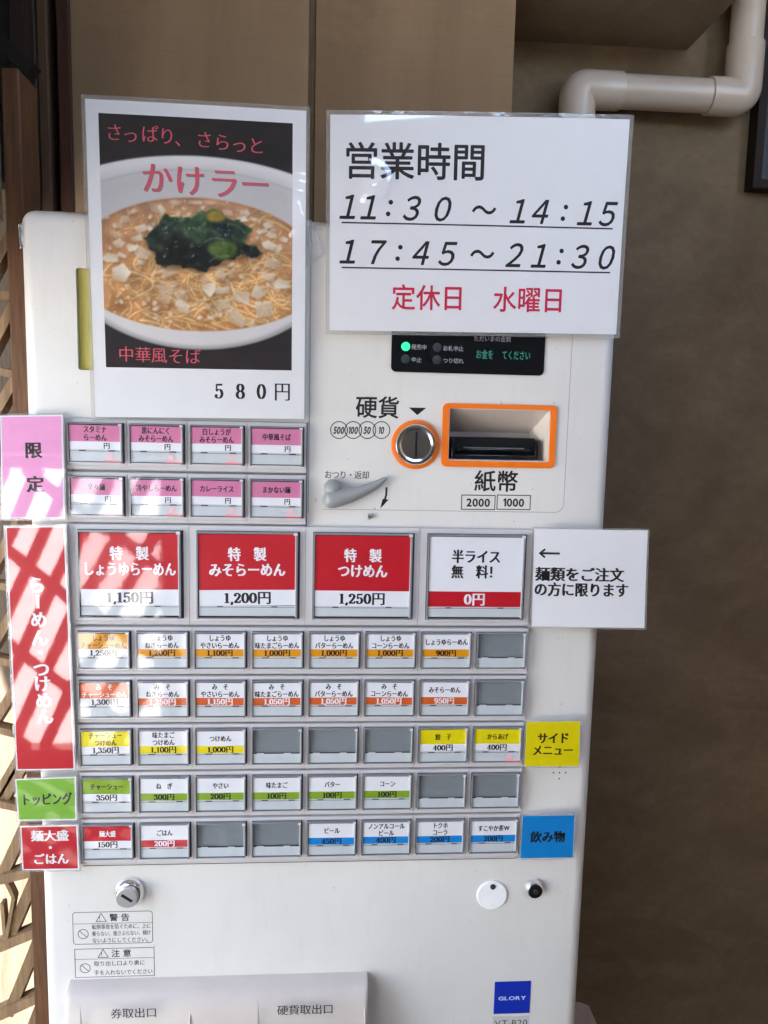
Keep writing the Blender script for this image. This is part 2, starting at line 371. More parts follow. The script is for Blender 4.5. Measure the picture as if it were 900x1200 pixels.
def text(mb, s, cx, cy, size, mat, z, fn=None, sx=1.0, width=None, style='mincho', track=0.0, shear=0.0, mono=False, anchor='c', sy=1.0):
    out, w, sh = layout(s, size, style, track, mono)
    if width and w * size * sx > width: sx = width / (w * size)
    x0 = cx - (w * size * sx / 2 if anchor == 'c' else 0 if anchor == 'l' else w * size * sx)
    for vs, fs, gx in out:
        if not len(vs): continue
        for k, (dx, dy) in enumerate(sh):
            X = x0 + (vs[:, 0] + gx + dx + shear * (vs[:, 1] - .37)) * size * sx
            Y = cy + (vs[:, 1] + dy - .37) * size * sy
            mb.add([(a, b2, z + .008 * k) for a, b2 in zip(X, Y)], fs, mat, fn=fn)
def vtext(mb, s, cx, ytop, size, pitch, mat, z, fn=None, style='mincho', dx=0.0):
    off, sh = STY[style]
    for i, ch in enumerate(s):
        cy = ytop - (i + .5) * pitch; cxx = cx + dx * i
        if ch == 'ー':
            vs, fs = glyph(ch, .02); c = np.array([.5, .384]); q = vs - c
            V = np.stack([q[:, 1] * 1.3, -q[:, 0] * .9], 1)
            mb.add([(cxx + a * size, cy + b2 * size, z) for a, b2 in V], fs, mat, fn=fn); continue
        text(mb, ch, cxx, cy, size, mat, z, fn, style=style)

# ================================================================ THE PLACE
# ground outside and inside, one sheet
g = MB(); g.grid(-60000, 60000, -FLOOR, -FLOOR, 0, 'pale_ground', 2, 2, fn=lambda x, y, z: (x, y, z)); g = MB()
g.add([(-60000, -FLOOR, -60000), (60000, -FLOOR, -60000), (60000, -FLOOR, 60000), (-60000, -FLOOR, 60000)], [(0, 1, 2, 3)], 'pale_ground')
g.build('ground', kind='structure')
g = MB(); g.add([(-1900, -FLOOR + 4, -450), (1300, -FLOOR + 4, -450), (1300, -FLOOR + 4, 1950), (-1900, -FLOOR + 4, 1950)], [(0, 1, 2, 3)], 'floor_concrete')
g.build('floor', kind='structure')

# mortar wall behind the machine, with the concrete bulkhead above
wl = MB(); wl.box(-96, 1300, -FLOOR, 1400, -560, -450, 'mortar'); wl.box(-140, 470, -FLOOR, 1399, -449.9, -328.5, 'mortar'); wl.box(-1900, -140.01, 530, 1399, -560, -330, 'mortar')
wl.build('wall', None, 'brown trowelled mortar wall behind the ticket machine', 'wall', kind='structure')
bk = MB(); bk.box(470.1, 774, 776, 1398, -449.9, -295, 'mortar_grey')
bk.build('bulkhead', None, 'dark mortar bulkhead overhanging the wall above the white pipe', 'bulkhead', kind='structure')
cl = MB(); cl.box(-850, 1300, 1400, 1460, -560, 2100, 'plaster'); cl.box(-1900, -850.01, 1400, 1460, 1150, 2100, 'plaster'); cl.build('ceiling', kind='structure')
rw = MB(); rw.box(1300, 1380, -FLOOR, 500, -560, 2100, 'mortar'); rw.box(1300, 1380, 500, 1400, -560, 350, 'mortar'); rw.box(1300, 1380, 500, 1400, 1150, 2100, 'mortar'); rw.box(1300, 1380, 500, 620, 350, 1150, 'mortar'); rw.build('wall_right', kind='structure')
lw = MB(); lw.box(-1980, -1900, -FLOOR, 1400, -450, 500, 'mortar'); lw.build('daylight_blocker', kind='structure')  # unseen, added to cut the daylight coming in from the left
sw = MB(); sw.box(-230, -170, 450, 1399.5, -285, -95, 'mortar'); sw.box(-230, -170, 340, 1399.5, -94.9, 420, 'mortar'); sw.build('skylight_blocker', kind='structure')  # unseen panel added to keep left skylight off cloth and machine top
fw = MB(); fw.box(-270, 1300, -FLOOR, 1020, 1950, 2100, 'plaster_dark'); fw.box(-269.9, 250, 1020.01, 1400, 1950, 2100, 'plaster_dark'); fw.box(-1900, -270, 60, 1400, 1950, 2100, 'plaster_dark'); fw.build('wall_front', kind='structure')

# lattice screen in the entrance, in front of the machine (seen mirrored in the glossy signs)
ls = thing('lattice_screen', (-900, -FLOOR, 1900), 'slanting wooden lattice mirrored in the red and pink left-hand signs', 'lattice screen')
fr = MB()
for x in (-1700, -330): fr.box(x, x + 60, -FLOOR, 60, 1870, 1930, 'wood_screen')
fr.box(-1640, -330, -FLOOR + 4, -FLOOR + 84, 1870, 1930, 'wood_screen'); fr.box(-1640, -330, 20, 60, 1870, 1930, 'wood_screen')
fr.build('frame', ls)
br = MB()
def clipbar(mb, p, d, w, x0, x1, y0, y1, z0, z1, mat):
    ts = []
    lo, hi = -1e9, 1e9
    for a, dd, l, h in ((p[0], d[0], x0, x1), (p[1], d[1], y0, y1)):
        t1, t2 = (l - a) / dd, (h - a) / dd
        lo = max(lo, min(t1, t2)); hi = min(hi, max(t1, t2))
    if hi - lo > 40: mb.bar((p[0] + d[0] * lo, p[1] + d[1] * lo), (p[0] + d[0] * hi, p[1] + d[1] * hi), w, z0, z1, mat)
for k in range(-12, 24): clipbar(br, (-1640 + k * 122, -FLOOR), (.46, .89), 42, -1640, -330, -FLOOR + 84, 20, 1885, 1912, 'wood_screen')
for k in range(0, 14): clipbar(br, (-1640, -FLOOR + 60 + k * 330), (.80, -.60), 40, -1640, -330, -FLOOR + 84, 20, 1876, 1884.5, 'wood_screen')
br.build('lattice', ls)

# lattice panel left of the machine
lp = thing('wooden_lattice', (-150, -FLOOR, -100), 'weathered lattice panel of slanting wooden bars beside the machine', 'lattice')
st = MB(); st.rbox(-93, -75, -FLOOR, 560, -150, -100, 1.5, 'wood_stile', 1); st.build('stile', lp)
fn_ = MB(); fn_.box(-2600, 400, -FLOOR, 760, -710, -680, 'wood_board')
for k in range(22): fn_.box(-2600 + k * 136, -2600 + k * 136 + 128, -FLOOR + 20, 758, -679.9, -672, 'wood_board')
fn_.build('board_fence', None, 'pale board fence seen through the lattice beside the machine', 'fence')
ra = MB(); ra.bar(un(-60, -8, -155), un(38, 84, -155), 15, -168, -151, 'wood_black'); ra.build('rail', lp)
lb = MB()
def pb(a, b, w, z0, z1, ext=0.0):
    A = un(*a, -105); B = un(*b, -105)
    A = (A[0] + (A[0] - B[0]) * ext, A[1] + (A[1] - B[1]) * ext)
    lb.bar(A, B, w, z0, z1, 'wood_bar')
ZF = -106
ys = [(-5, 262, 8, 250), (-5, 352, 10, 342), (-5, 436, 12, 428)]
for i, (yl, yr) in enumerate(((352, 346), (432, 440), (520, 512), (604, 600), (687, 692), (772, 783), (853, 866), (942, 952))):
    xr = 8 + (yr - 240) * .0385
    pb((-40, yl - 6), (xr + 4, yr), 8, -122, ZF - .3 * (i % 2))
for i, (yl, yr) in enumerate(((1036, 1022), (1122, 1094), (1204, 1172))):
    pb((-40, yl + 6), (42, yr), 11, -124, ZF)
for i, (xr, y0, y1) in enumerate(((14, 260, 344), (15, 350, 432), (16, 440, 512), (18, 520, 600), (20, 606, 688), (22, 700, 774), (26, 790, 858), (30, 872, 944))):
    pb((xr, y0), (xr - 44, y1 + 4), 10, -132, -112)
for i, (xr, y0, y1) in enumerate(((34, 880, 945), (36, 950, 1028), (40, 1028, 1112), (42, 1106, 1196), (44, 1186, 1276))):
    pb((xr, y0), (xr - 36, y1), 12.5, -134, -112)
pb((2, 1030), (14, 1055), 4, -120, -109); pb((14, 1055), (5, 1106), 4, -120, -108.4); pb((0, 1062), (4, 1106), 4, -120, -109.2)
lb.build('lattice', lp)

# timber posts behind the lattice, up to the cloth panel
def post(name, x0, x1, z0, z1, mat, label, y0=-FLOOR):
    p = MB(); p.rbox(x0, x1, y0, 1395, z0, z1, 2, mat, 1); p.build(name, None, label, 'post')
pxs = [un(x, 0, -288)[0] for x in (10, 41.5, 55, 64, 81)]
post('wooden_post', pxs[0], pxs[1] - .3, -326, -284, 'wood_dark', 'dark reddish timber post behind the lattice, leftmost of the upright timbers', 430)
post('wooden_post', pxs[1], pxs[2] - .3, -326, -286, 'wood_brown', 'narrow brown batten between the dark timber post and a black gap')
post('wooden_post', pxs[2], pxs[3] - .3, -326, -312, 'wood_black', 'black strip of timber in the gap between brown batten and red-brown post')
post('wooden_post', pxs[3], pxs[4] - .3, -326, -288, 'wood_red', 'red-brown timber post right beside the brown cloth panel')
post('wooden_post', -420, pxs[0] - .5, -326, -290, 'wood_black', 'broad black timber above the lattice', 500)

# cloth panels on the wall
for x0, x1, lab in ((-83.2, 212, 'left-hand brown woven cloth panel, behind the noodle poster'), (220, 476, 'right-hand brown woven cloth panel, its free edge beside the grey recess')):
    c = MB(); c.rbox(x0, x1, -200, 1396, -328, -290, 2.5, 'cloth', 2)
    c.build('cloth_panel', None, lab, 'wall panel', 'cloth panels behind the machine')
bt = MB(); bt.box(212.4, 219.6, -200, 1396, -328, -292.5, 'batten_brown'); bt.build('batten', None, 'thin brown batten in the seam between the two cloth panels', 'batten')

# white drain pipe
pp = thing('drain_pipe', (660, 400, -415), 'cream plastic drain pipe bending twice along the wall', 'pipe')
ZP = -415; r1 = 23.4
def arc(cx, cy, r, a0, a1, n=12): return [(cx + r * math.cos(math.radians(a0 + (a1 - a0) * i / n)), cy + r * math.sin(math.radians(a0 + (a1 - a0) * i / n)), ZP) for i in range(n + 1)]
xl = un(676, 125, ZP)[0]; yc = un(780, 110, ZP)[1]; xr = un(876.5, 20, ZP)[0]; xj1, xj2, yj = un(727, 110, ZP)[0], un(829, 110, ZP)[0], un(876, 52, ZP)[1]
q = MB(); q.tube([(xl, 330, ZP), (xl, yc - 60, ZP)], r1, 'pvc'); q.tube([(xl + 50, yc, ZP), (xr - 50, yc, ZP)], r1, 'pvc'); q.tube([(xr, yc + 50, ZP), (xr, 1396, ZP)], r1, 'pvc'); q.build('pipe', pp)
R = 13.0
rr_ = [24.4] + [26.4] * 15 + [25.9, 24.2]
q = MB(); q.tube([(xl, yc - 66, ZP), (xl, yc - 64, ZP)] + arc(xl + R, yc - R, R, 180, 90) + [(xj1 - 2, yc, ZP), (xj1 - .6, yc, ZP), (xj1, yc, ZP)], 26.4, 'pvc', 36, rr_); q.build('elbow', pp)
q = MB(); q.tube([(xj2, yc, ZP), (xj2 + .6, yc, ZP)] + arc(xr - R, yc + R, R, -90, 0) + [(xr, yj - 2, ZP), (xr, yj - .6, ZP), (xr, yj, ZP)], 26.4, 'pvc', 36, rr_); q.build('elbow', pp)

# dark window frame at the right edge
wf = thing('window', (960, 575, -450), 'dark rusty framed window at the upper right edge', 'window')
x_, y_ = 880, 575
q = MB(); q.box(x_, x_ + 13, y_, y_ + 600, -449, -424, 'wood_rust'); q.box(x_ + 13.2, x_ + 380, y_, y_ + 13, -449, -425, 'wood_rust'); q.box(x_ + 13.2, x_ + 380, y_ + 580, y_ + 599, -449, -425, 'wood_rust'); q.box(x_ + 360, x_ + 379.9, y_ + 13.2, y_ + 579.8, -449, -424.5, 'wood_rust'); q.build('frame', wf)
q = MB(); q.box(x_ + 13.4, x_ + 359.8, y_ + 13.2, y_ + 579.8, -448, -438, 'dark_pane'); q.build('pane', wf)
# beige box low on the wall
q = MB(); q.prism([(600, -1036), (760, -1036), (722, -838), (712, -800), (698, -793), (600, -778)], -449, -390, 'beige_plastic')
q.build('box', None, 'beige plastic box half hidden behind the machine, low on the wall', 'box')

# ================================================================ THE TICKET MACHINE
TM = thing('ticket_machine', (242, -FLOOR, -150), 'white meal ticket machine with rows of menu buttons, coin dial and bill slot', 'ticket machine')
ZC = -9.0
cab = MB(); cab.rbox(-46, 530, -FLOOR + 6, 402, -300, ZC, 13, 'machine_white', 5)
co = cab.build('cabinet', TM)
def cutter(x0, x1, y0, y1, z0, z1, r, taper=0.0):
    bm = bmesh.new(); bmesh.ops.create_cube(bm, size=1.0)
    for v in bm.verts: v.co = ((x0 + x1) / 2 + v.co.x * (x1 - x0), (y0 + y1) / 2 + v.co.y * (y1 - y0), (z0 + z1) / 2 + v.co.z * (z1 - z0))
    bmesh.ops.bevel(bm, geom=[e for e in bm.edges if abs(e.verts[0].co.z - e.verts[1].co.z) > 1], offset=r, segments=4, profile=.5, affect='EDGES')
    for v in bm.verts: v.co = W(*v.co) - POS[co.name]
    bmesh.ops.recalc_face_normals(bm, faces=bm.faces[:])
    me = bpy.data.meshes.new('cut'); bm.to_mesh(me); bm.free(); return me
for args in ((364.5, 465, 176, 226, -62, 5, 1.5), (5.5, 120, 254.5, 349, -14, 5, 2.5)):
    cm = cutter(*args); cob = bpy.data.objects.new('cut', cm); COL.objects.link(cob); cob.location = co.location
    cob.parent = TM; cob.matrix_parent_inverse = co.matrix_parent_inverse
    md = co.modifiers.new('cut', 'BOOLEAN'); md.operation = 'DIFFERENCE'; md.solver = 'EXACT'; md.object = cob
    dg = bpy.context.evaluated_depsgraph_get(); dg.update()
    nm = bpy.data.meshes.new_from_object(co.evaluated_get(dg)); co.modifiers.clear(); old = co.data; co.data = nm
    bpy.data.objects.remove(cob); bpy.data.meshes.remove(old)
co.data.name = 'cabinet'; co.data.set_sharp_from_angle(angle=math.radians(35))
q = MB(); q.quad(5.7, 119.8, 254.7, 348.8, -13.4, 'olive'); q.build('label_window', TM)
# fine seam of the upper control panel
def rrect(x0, x1, y0, y1, r, n=5):
    P = []
    for cx, cy, a in ((x1 - r, y1 - r, 0), (x0 + r, y1 - r, 90), (x0 + r, y0 + r, 180), (x1 - r, y0 + r, 270)):
        P += [(cx + r * math.cos(math.radians(a + 90 * i / n)), cy + r * math.sin(math.radians(a + 90 * i / n))) for i in range(n + 1)]
    return P
solid('seam_line', (150, 148, 148), .6, .2)
q = MB(); q.stroke([(484, 392)] + [p for p in rrect(240, 484, 124, 392, 9)[18:]] + [], .01, ZC, 'seam_line') if False else None
P = [(484.2, 390)] + [(475 + 9 * math.cos(math.radians(-a)), 133 + 9 * math.sin(math.radians(-a))) for a in range(0, 91, 18)] + [(240, 124)]
q.stroke(P, .55, ZC + .06, 'seam_line'); q.stroke([(225.5, 120), (225.5, 399)], .7, ZC + .06, 'seam_line'); q.build('panel_seam', TM)

# display
dp = MB(); dp.prism(rrect(304.6, 456.6, 260.6, 345, 5), ZC, ZC + 1.4, 'display_black')
zd = ZC + 1.5
def dtext(s, px, py, size, mat, **k): X, Y = un(px, py, zd); text(dp, s, X, Y, size, mat, zd + .05, **k)
for s, px, py in (('発売中', 482, 406.5), ('中止', 482, 421.5), ('お札中止', 519, 408), ('つり切れ', 519, 422.5)): dtext(s, px, py, 5.4, 'display_ink', style='bold', anchor='l', sx=.95)
dtext('ただいまの金額', 577, 397.2, 5.6, 'display_ink', style='gothic', sx=.95)
dtext('お金を', 557.5, 415, 7.6, 'lcd_teal', style='gothic', anchor='l', sx=.78, sy=1.25); dtext('てください', 588, 416, 7.6, 'lcd_teal', style='gothic', anchor='l', sx=.76, sy=1.25)
q = rrect(*un(555, 424, zd)[:1], un(624, 424, zd)[0], un(555, 424, zd)[1], un(555, 403, zd)[1], 1)
DP = dp.build('display', TM)
for px, py, mt in ((475.5, 406, 'led_green'), (475.2, 420.7, 'led_off_green'), (512.5, 407, 'led_off_grey'), (512, 421.8, 'led_off_grey')):
    X, Y = un(px, py, zd); q = MB(); q.lathe(X, Y, [(4.4, zd - .4), (4.3, zd + .25), (3, zd + .6), (.2, zd + .8)], mt, 20); q.build('indicator_lamp', DP)

# printed lettering on the control panel
pr = MB(); zp = ZC + .08
def ptext(s, px, py, size, mat='ink', **k): X, Y = un(px, py, zp); text(pr, s, X, Y, size, mat, zp, **k)
ptext('硬貨', 442.5, 477.5, 22.6, style='bold', sx=.97)
tri = [un(479, 477.5, zp), un(489, 486.5, zp), un(499.5, 478, zp)]; pr.add([(x, y, zp) for x, y in tri], [(0, 1, 2)], 'ink')
for k, (px, s) in enumerate(((397.3, '500'), (414, '100'), (430.5, '50'), (447, '10'))):
    X, Y = un(px, 504, zp); pr.stroke([(X + 8.3 * math.cos(math.radians(a)), Y + 8.3 * math.sin(math.radians(a))) for a in range(0, 360, 10)], .9, zp + .01 * k, 'ink', closed=True)
    text(pr, s, X, Y, 9.6, 'ink', zp + .05, style='heavy', shear=.2, sx=.70)
pr.build('coin_print', TM, fix=False); pr = MB()
ptext('紙幣', 581.5, 564, 22.6, style='bold', sx=1.0)
for px, s in ((560.5, '2000'), (602, '1000')):
    X, Y = un(px, 588.7, zp); pr.stroke([(X - 17, Y - 7.2), (X + 17, Y - 7.2), (X + 17, Y + 7.2), (X - 17, Y + 7.2)], .9, zp, 'ink', closed=True)
    text(pr, s, X, Y, 11.2, 'ink', zp + .02, style='heavy', sx=1.0)
pr.build('bill_print', TM, fix=False); pr = MB()
ptext('おつり・返却', 406.5, 556.5, 8.6, style='medium', sx=.9, track=-.04)
ar = [un(453, 571, zp), un(452.6, 580, zp), un(450.6, 587, zp), un(448.5, 592, zp)]; pr.stroke(ar, 2.0, zp, 'ink')
pr.add([(*un(445.5, 596, zp), zp + .01), (*un(455.5, 585.5, zp), zp + .01), (*un(448.4, 584.5, zp), zp + .01)], [(0, 1, 2)], 'ink')
pr.build('lever_print', TM, fix=False); pr = MB()
for dx, dy in ((0, 0), (6.6, 0), (-6.6, 0), (0, 6.6), (0, -6.6)): pr.disc(494.5 + dx, -154.9 + dy, .9, zp, 'ink', 10)
pr.build('speaker_holes', TM, fix=False)

# coin dial
cx, cy = un(487, 521, ZC)
q = MB(); q.lathe(cx, cy, [(24.3, ZC), (24.3, ZC + 1.6), (23.6, ZC + 2.0), (18, ZC + 2.0)], 'ring_orange', 56); cs = q.build('coin_slot', TM)
q = MB(); q.lathe(cx, cy, [(20.2, ZC + 1.9), (20.2, ZC + 5), (19.2, ZC + 6.2), (17.6, ZC + 6.4), (17.0, ZC + 5.4)], 'chrome', 56); q.build('bezel', cs)
q = MB(); q.lathe(cx, cy, [(17.0, ZC + 5.2), (16.6, ZC + 6.0), (.4, ZC + 1.2)], 'chrome_dial', 72)
q.box(cx - 1.1, cx + 1.1, cy - 13, cy + 13, ZC + .5, ZC + 6.02, 'black'); q.build('dial', cs)

# bill slot: orange surround and the mouth inside the recess
q = MB(); o1 = rrect(357, 472, 168.8, 231.4, 5); i1 = rrect(363.6, 466, 174.8, 226.8, 1.5); n = len(o1)
vs = [(x, y, ZC) for x, y in o1] + [(x, y, ZC + 2.2) for x, y in o1] + [(x, y, ZC + 2.2) for x, y in i1] + [(x, y, ZC - 1) for x, y in i1]
fs = [(a * n + i, a * n + (i + 1) % n, (a + 1) * n + (i + 1) % n, (a + 1) * n + i) for a in range(3) for i in range(n)]
q.add(vs, fs, 'ring_orange'); bs = q.build('bill_slot', TM)
q = MB()   # sloping white hopper
q.add([(364.6, 225.9, -12), (464.9, 225.9, -12), (455, 203, -48), (367, 203, -48)], [(0, 1, 2, 3)], 'hood_white')
q.add([(367, 203, -48), (455, 203, -48), (455, 192, -50), (367, 192, -50)], [(0, 1, 2, 3)], 'hood_white')
q.add([(464.9, 225.9, -12), (464.9, 176.1, -12), (455, 178, -48), (455, 203, -48)], [(0, 1, 2, 3)], 'hood_white')
q.build('hopper', bs)
q = MB(); q.box(366, 456, 176.4, 198, -60, -26, 'black'); q.rbox(375, 450, 184, 187, -26, -19, 1, 'display_black', 2); q.rbox(372, 453, 177, 181, -26, -15, 1, 'display_black', 2)
for x in (368, 453.5): q.rbox(x, x + 3, 177, 196.5, -26, -14, .8, 'display_black', 2)
q.box(382, 444, 187.2, 188, -26, -21, 'edge_grey'); q.build('mouth', bs)

# change lever with its pivot boss
lx, ly = un(387, 574, ZC + 8); tx, ty = un(452, 560, ZC + 6)
q = MB(); L_ = [(378.2, 586, .6), (378.8, 586, 4), (381, 586, 7), (385, 585.6, 8.9), (391, 585, 9.2), (400, 583, 8.6), (412, 579.8, 7.4), (424, 576, 6), (434, 571.8, 4.8), (444, 566.5, 3.5), (450, 562.6, 2.5), (453.5, 560, .8)]
q.tube([(*un(a_, b_, ZC + 9), ZC + 9 - 4 * i / 11) for i, (a_, b_, _) in enumerate(L_)], 1, 'lever_grey', 28, [k[2] for k in L_])
lx, ly = un(390, 573, ZC + 4); q.lathe(lx, ly, [(9.6, ZC), (9.4, ZC + 6), (8, ZC + 10), (5, ZC + 12.4), (.2, ZC + 13.4)], 'lever_grey', 32)
q.build('return_lever', TM)
sx_, sy_ = un(433, 605, ZC)
q = MB(); q.lathe(sx_, sy_, [(2.8, ZC), (2.8, ZC + 3), (2.2, ZC + 3.6)], 'steel_core', 20); q.disc(sx_, sy_, 1.1, ZC + 3.65, 'black', 10); q.build('screw', TM)

# ---------------------------------------------------------------- menu buttons
def slab(x0, x1, yt, yb, zf=-4.5, shade_rect=None):
    """housing with a soft upper lip and a rounded lower ledge, run along X"""
    prof = [(yt, ZC - .5), (yt, zf - 1.2), (yt - .6, zf - .3), (yt - 1.6, zf), (yb + 4.2, zf), (yb + 3.4, zf + .7), (yb + 2.0, zf + .9), (yb + .8, zf + .2), (yb + .2, zf - 1.2), (yb, ZC - .5)]
    m = MB(); n = len(prof); e = .25
    vs = [(x0, y, z) for y, z in prof] + [(x0 + e, y, z + (.25 if False else 0)) for y, z in prof] + [(x1 - e, y, z) for y, z in prof] + [(x1, y, z) for y, z in prof]
    fs = [(k * n + i, k * n + i + 1, (k + 1) * n + i + 1, (k + 1) * n + i) for k in range(3) for i in range(n - 1)]
    fs += [tuple(range(n)), tuple(range(3 * n, 4 * n))]
    m.add(vs, fs, 'housing_grey', True)
    if shade_rect:   # shade around the cover painted as a dark quad, wider on the right
        a, b2, c, d = shade_rect; m.quad(a - .45, b2 + (1.3 if b2 - a < 70 else 2.2), c - .6, d + .35, zf + .04, 'seam_shade_dark')
    return m
def cap(x0, y1, w, h, div):
    """clear snap-on cover: thin window, darker cut edges, highlights painted as pale boxes"""
    m = MB(); x1 = x0 + w; y0 = y1 - h; z = 0.0; e = .9 if w < 70 else 1.5
    m.grid(x0 + e, x1 - e, y0 + e, y1 - e, z - .2, 'clear_cap', 6, 6)
    m.box(x0, x1, y0, y0 + e, -4.6, z, 'cap_rim'); m.box(x0, x1, y1 - e * 1.2, y1, -4.6, z, 'cap_rim')
    m.box(x0, x0 + e, y0 + e + .02, y1 - e * 1.2 - .02, -4.6, z, 'cap_rim'); m.box(x1 - e, x1, y0 + e + .02, y1 - e * 1.2 - .02, -4.6, z, 'cap_rim')
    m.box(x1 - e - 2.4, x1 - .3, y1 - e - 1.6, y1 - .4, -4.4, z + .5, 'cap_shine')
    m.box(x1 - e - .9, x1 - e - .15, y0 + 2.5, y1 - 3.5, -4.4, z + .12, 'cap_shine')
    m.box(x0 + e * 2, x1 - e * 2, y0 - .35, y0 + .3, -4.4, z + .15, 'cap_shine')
    return m
MESH = {}
def place(name, key, maker, anchor, parent):
    """the first of a kind is built, the rest share its mesh"""
    if key not in MESH:
        o = maker().build(name, parent); MESH[key] = (o.data, POS[o.name] - W(anchor[0], anchor[1], 0)); return o
    d, off = MESH[key]; return link(name, d, W(anchor[0], anchor[1], 0) + off, parent)
def lamp_x(m, x, y, s):
    for a in (45, -45):
        d = Vector((math.cos(math.radians(a)), math.sin(math.radians(a)))) * s
        m.stroke([(x - d.x, y - d.y), (x + d.x, y + d.y)], s * .55, -1.05 + (.01 if a > 0 else 0), 'led_red_soft')
def button(kind, x, y, w, h, pitch, slabspec, lines, price, top, band, tink, pink_, lit=False):
    lx0, lx1, yt, yb = slabspec
    b = place('menu_button', ('slab', kind), lambda: slab(x + lx0, x + lx1, y + yt, y - h - yb, shade_rect=(x, x + w, y - h, y)), (x, y), TM)
    big = w > 70
    m = MB(); zc = -1.6; e = 1.4 if not big else 2.2
    X0, X1 = x + e, x + w - e
    f1, f2, f3 = (.465, .665, .705) if not big else (.665, .845, .862)
    yt_, y1, y2, y3, yb_ = y - (.055 if not big else .03) * h, y - f1 * h, y - f2 * h, y - f3 * h, y - (.965) * h
    m.quad(X0, X1, yb_, y3, zc, 'strip_white')
    if lines is None:
        m.quad(X0, X1, y3, yt_, zc - 2.4, 'blank_grey')
        m.quad(X0, X1, y3 - .9, y3, zc + .1, 'strip_white')
        for fx in (.10, .64): m.quad(x + w * fx, x + w * (fx + .14), y3, y3 + .9, zc + .12, 'strip_white')
    else:
        ang = math.radians(rnd.gauss(0, .35)); ox, oy = rnd.gauss(0, .12), rnd.gauss(0, .12); cxr, cyr = x + w / 2, y - h / 2
        def fk(px_, py_, pz_): dx, dy = px_ - cxr, py_ - cyr; return (cxr + dx - dy * ang + ox, cyr + dy + dx * ang + oy, pz_)
        m.quad(X0, X1, y1, yt_, zc + .3, top, fk); m.quad(X0, X1, y2, y1, zc + .3, band, fk)
        m.quad(X0, X1, y3, y2, zc + .1, 'strip_white'); m.quad(X0, X1, y3 - .35, y3 + .15, zc + .45, 'edge_grey')
        for fx in (.2, .74): m.quad(x + w * fx, x + w * (fx + (.13 if not big else .06)), y3 - .1, y3 + .9, zc + .5, 'seam_shade_dark')
        cxx = x + w / 2; sz = 7.1 if not big else 14.6
        ym = (yt_ + y1) / 2 + (.2 if big else -.1); pit = 7.6 if not big else 15.6
        for i, s in enumerate(lines):
            text(m, s, cxx, ym + (len(lines) - 1) / 2 * pit - i * pit, sz, tink, zc + .36, fk, style='mincho_b', width=w - 2 * e - (2 if not big else 5), sx=.78 if not big else .86)
        if price == '円':
            text(m, '円', x + w * .71, (y1 + y2) / 2, 6.6, pink_, zc + .36, fk, style='mincho', sx=.95)
        else:
            text(m, price, cxx, (y1 + y2) / 2, 8.0 if not big else 14.2, pink_, zc + .36, fk, style='mincho' if big else 'mincho_n', sx=1.0)
    if lit:
        lamp_x(m, x + w * .77, y - h * .82, 3.3); m.quad(x + w * .66, X1 - .3, yb_ - .2, yb_ + .9, zc + .5, 'led_red')
    m.build('card', b, fix=False)
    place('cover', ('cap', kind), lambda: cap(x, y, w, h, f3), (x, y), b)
    return b

# limited menu, pink
AX, AY, AP, AQ, AWW, AH = -3.6, 204.6, 57.45, 51.4, 51.0, 37.9
LIM = [[(['スタミナ', 'らーめん'], 1), (['黒にんにく', 'みそらーめん'], 1), (['白しょうが', 'みそらーめん'], 1), (['中華風そば'], 0)],
       [(['辛々麺'], 1), (['冷やしらーめん'], 1), (['カレーライス'], 1), (['まかない麺'], 1)]]
for r in range(2):
    for c in range(4):
        ln, lit = LIM[r][c]
        button('limited', AX + c * AP, AY - r * AQ, AWW, AH, AP, (-3.0, 54.1, 4.4, 7.2), ln, '円', 'pink', 'paper', 'ink', 'ink', bool(lit))
# large buttons
BIG = [(['特　製', 'しょうゆらーめん'], '1,150円', 'red', 'paper', 'white_ink', 'ink'), (['特　製', 'みそらーめん'], '1,200円', 'red', 'paper', 'white_ink', 'ink'),
       (['特　製', 'つけめん'], '1,250円', 'red', 'paper', 'white_ink', 'ink'), (['半ライス', '無　料！'], '0円', 'paper', 'red', 'ink', 'white_ink')]
for c, (ln, p, a, b_, ti, pi_) in enumerate(BIG): button('large', 2.4 + c * 114.3, 101.3, 99.0, 87.9, 114.3, (-7.5, 106.4, 5.5, 7.4), ln, p, a, b_, ti, pi_)
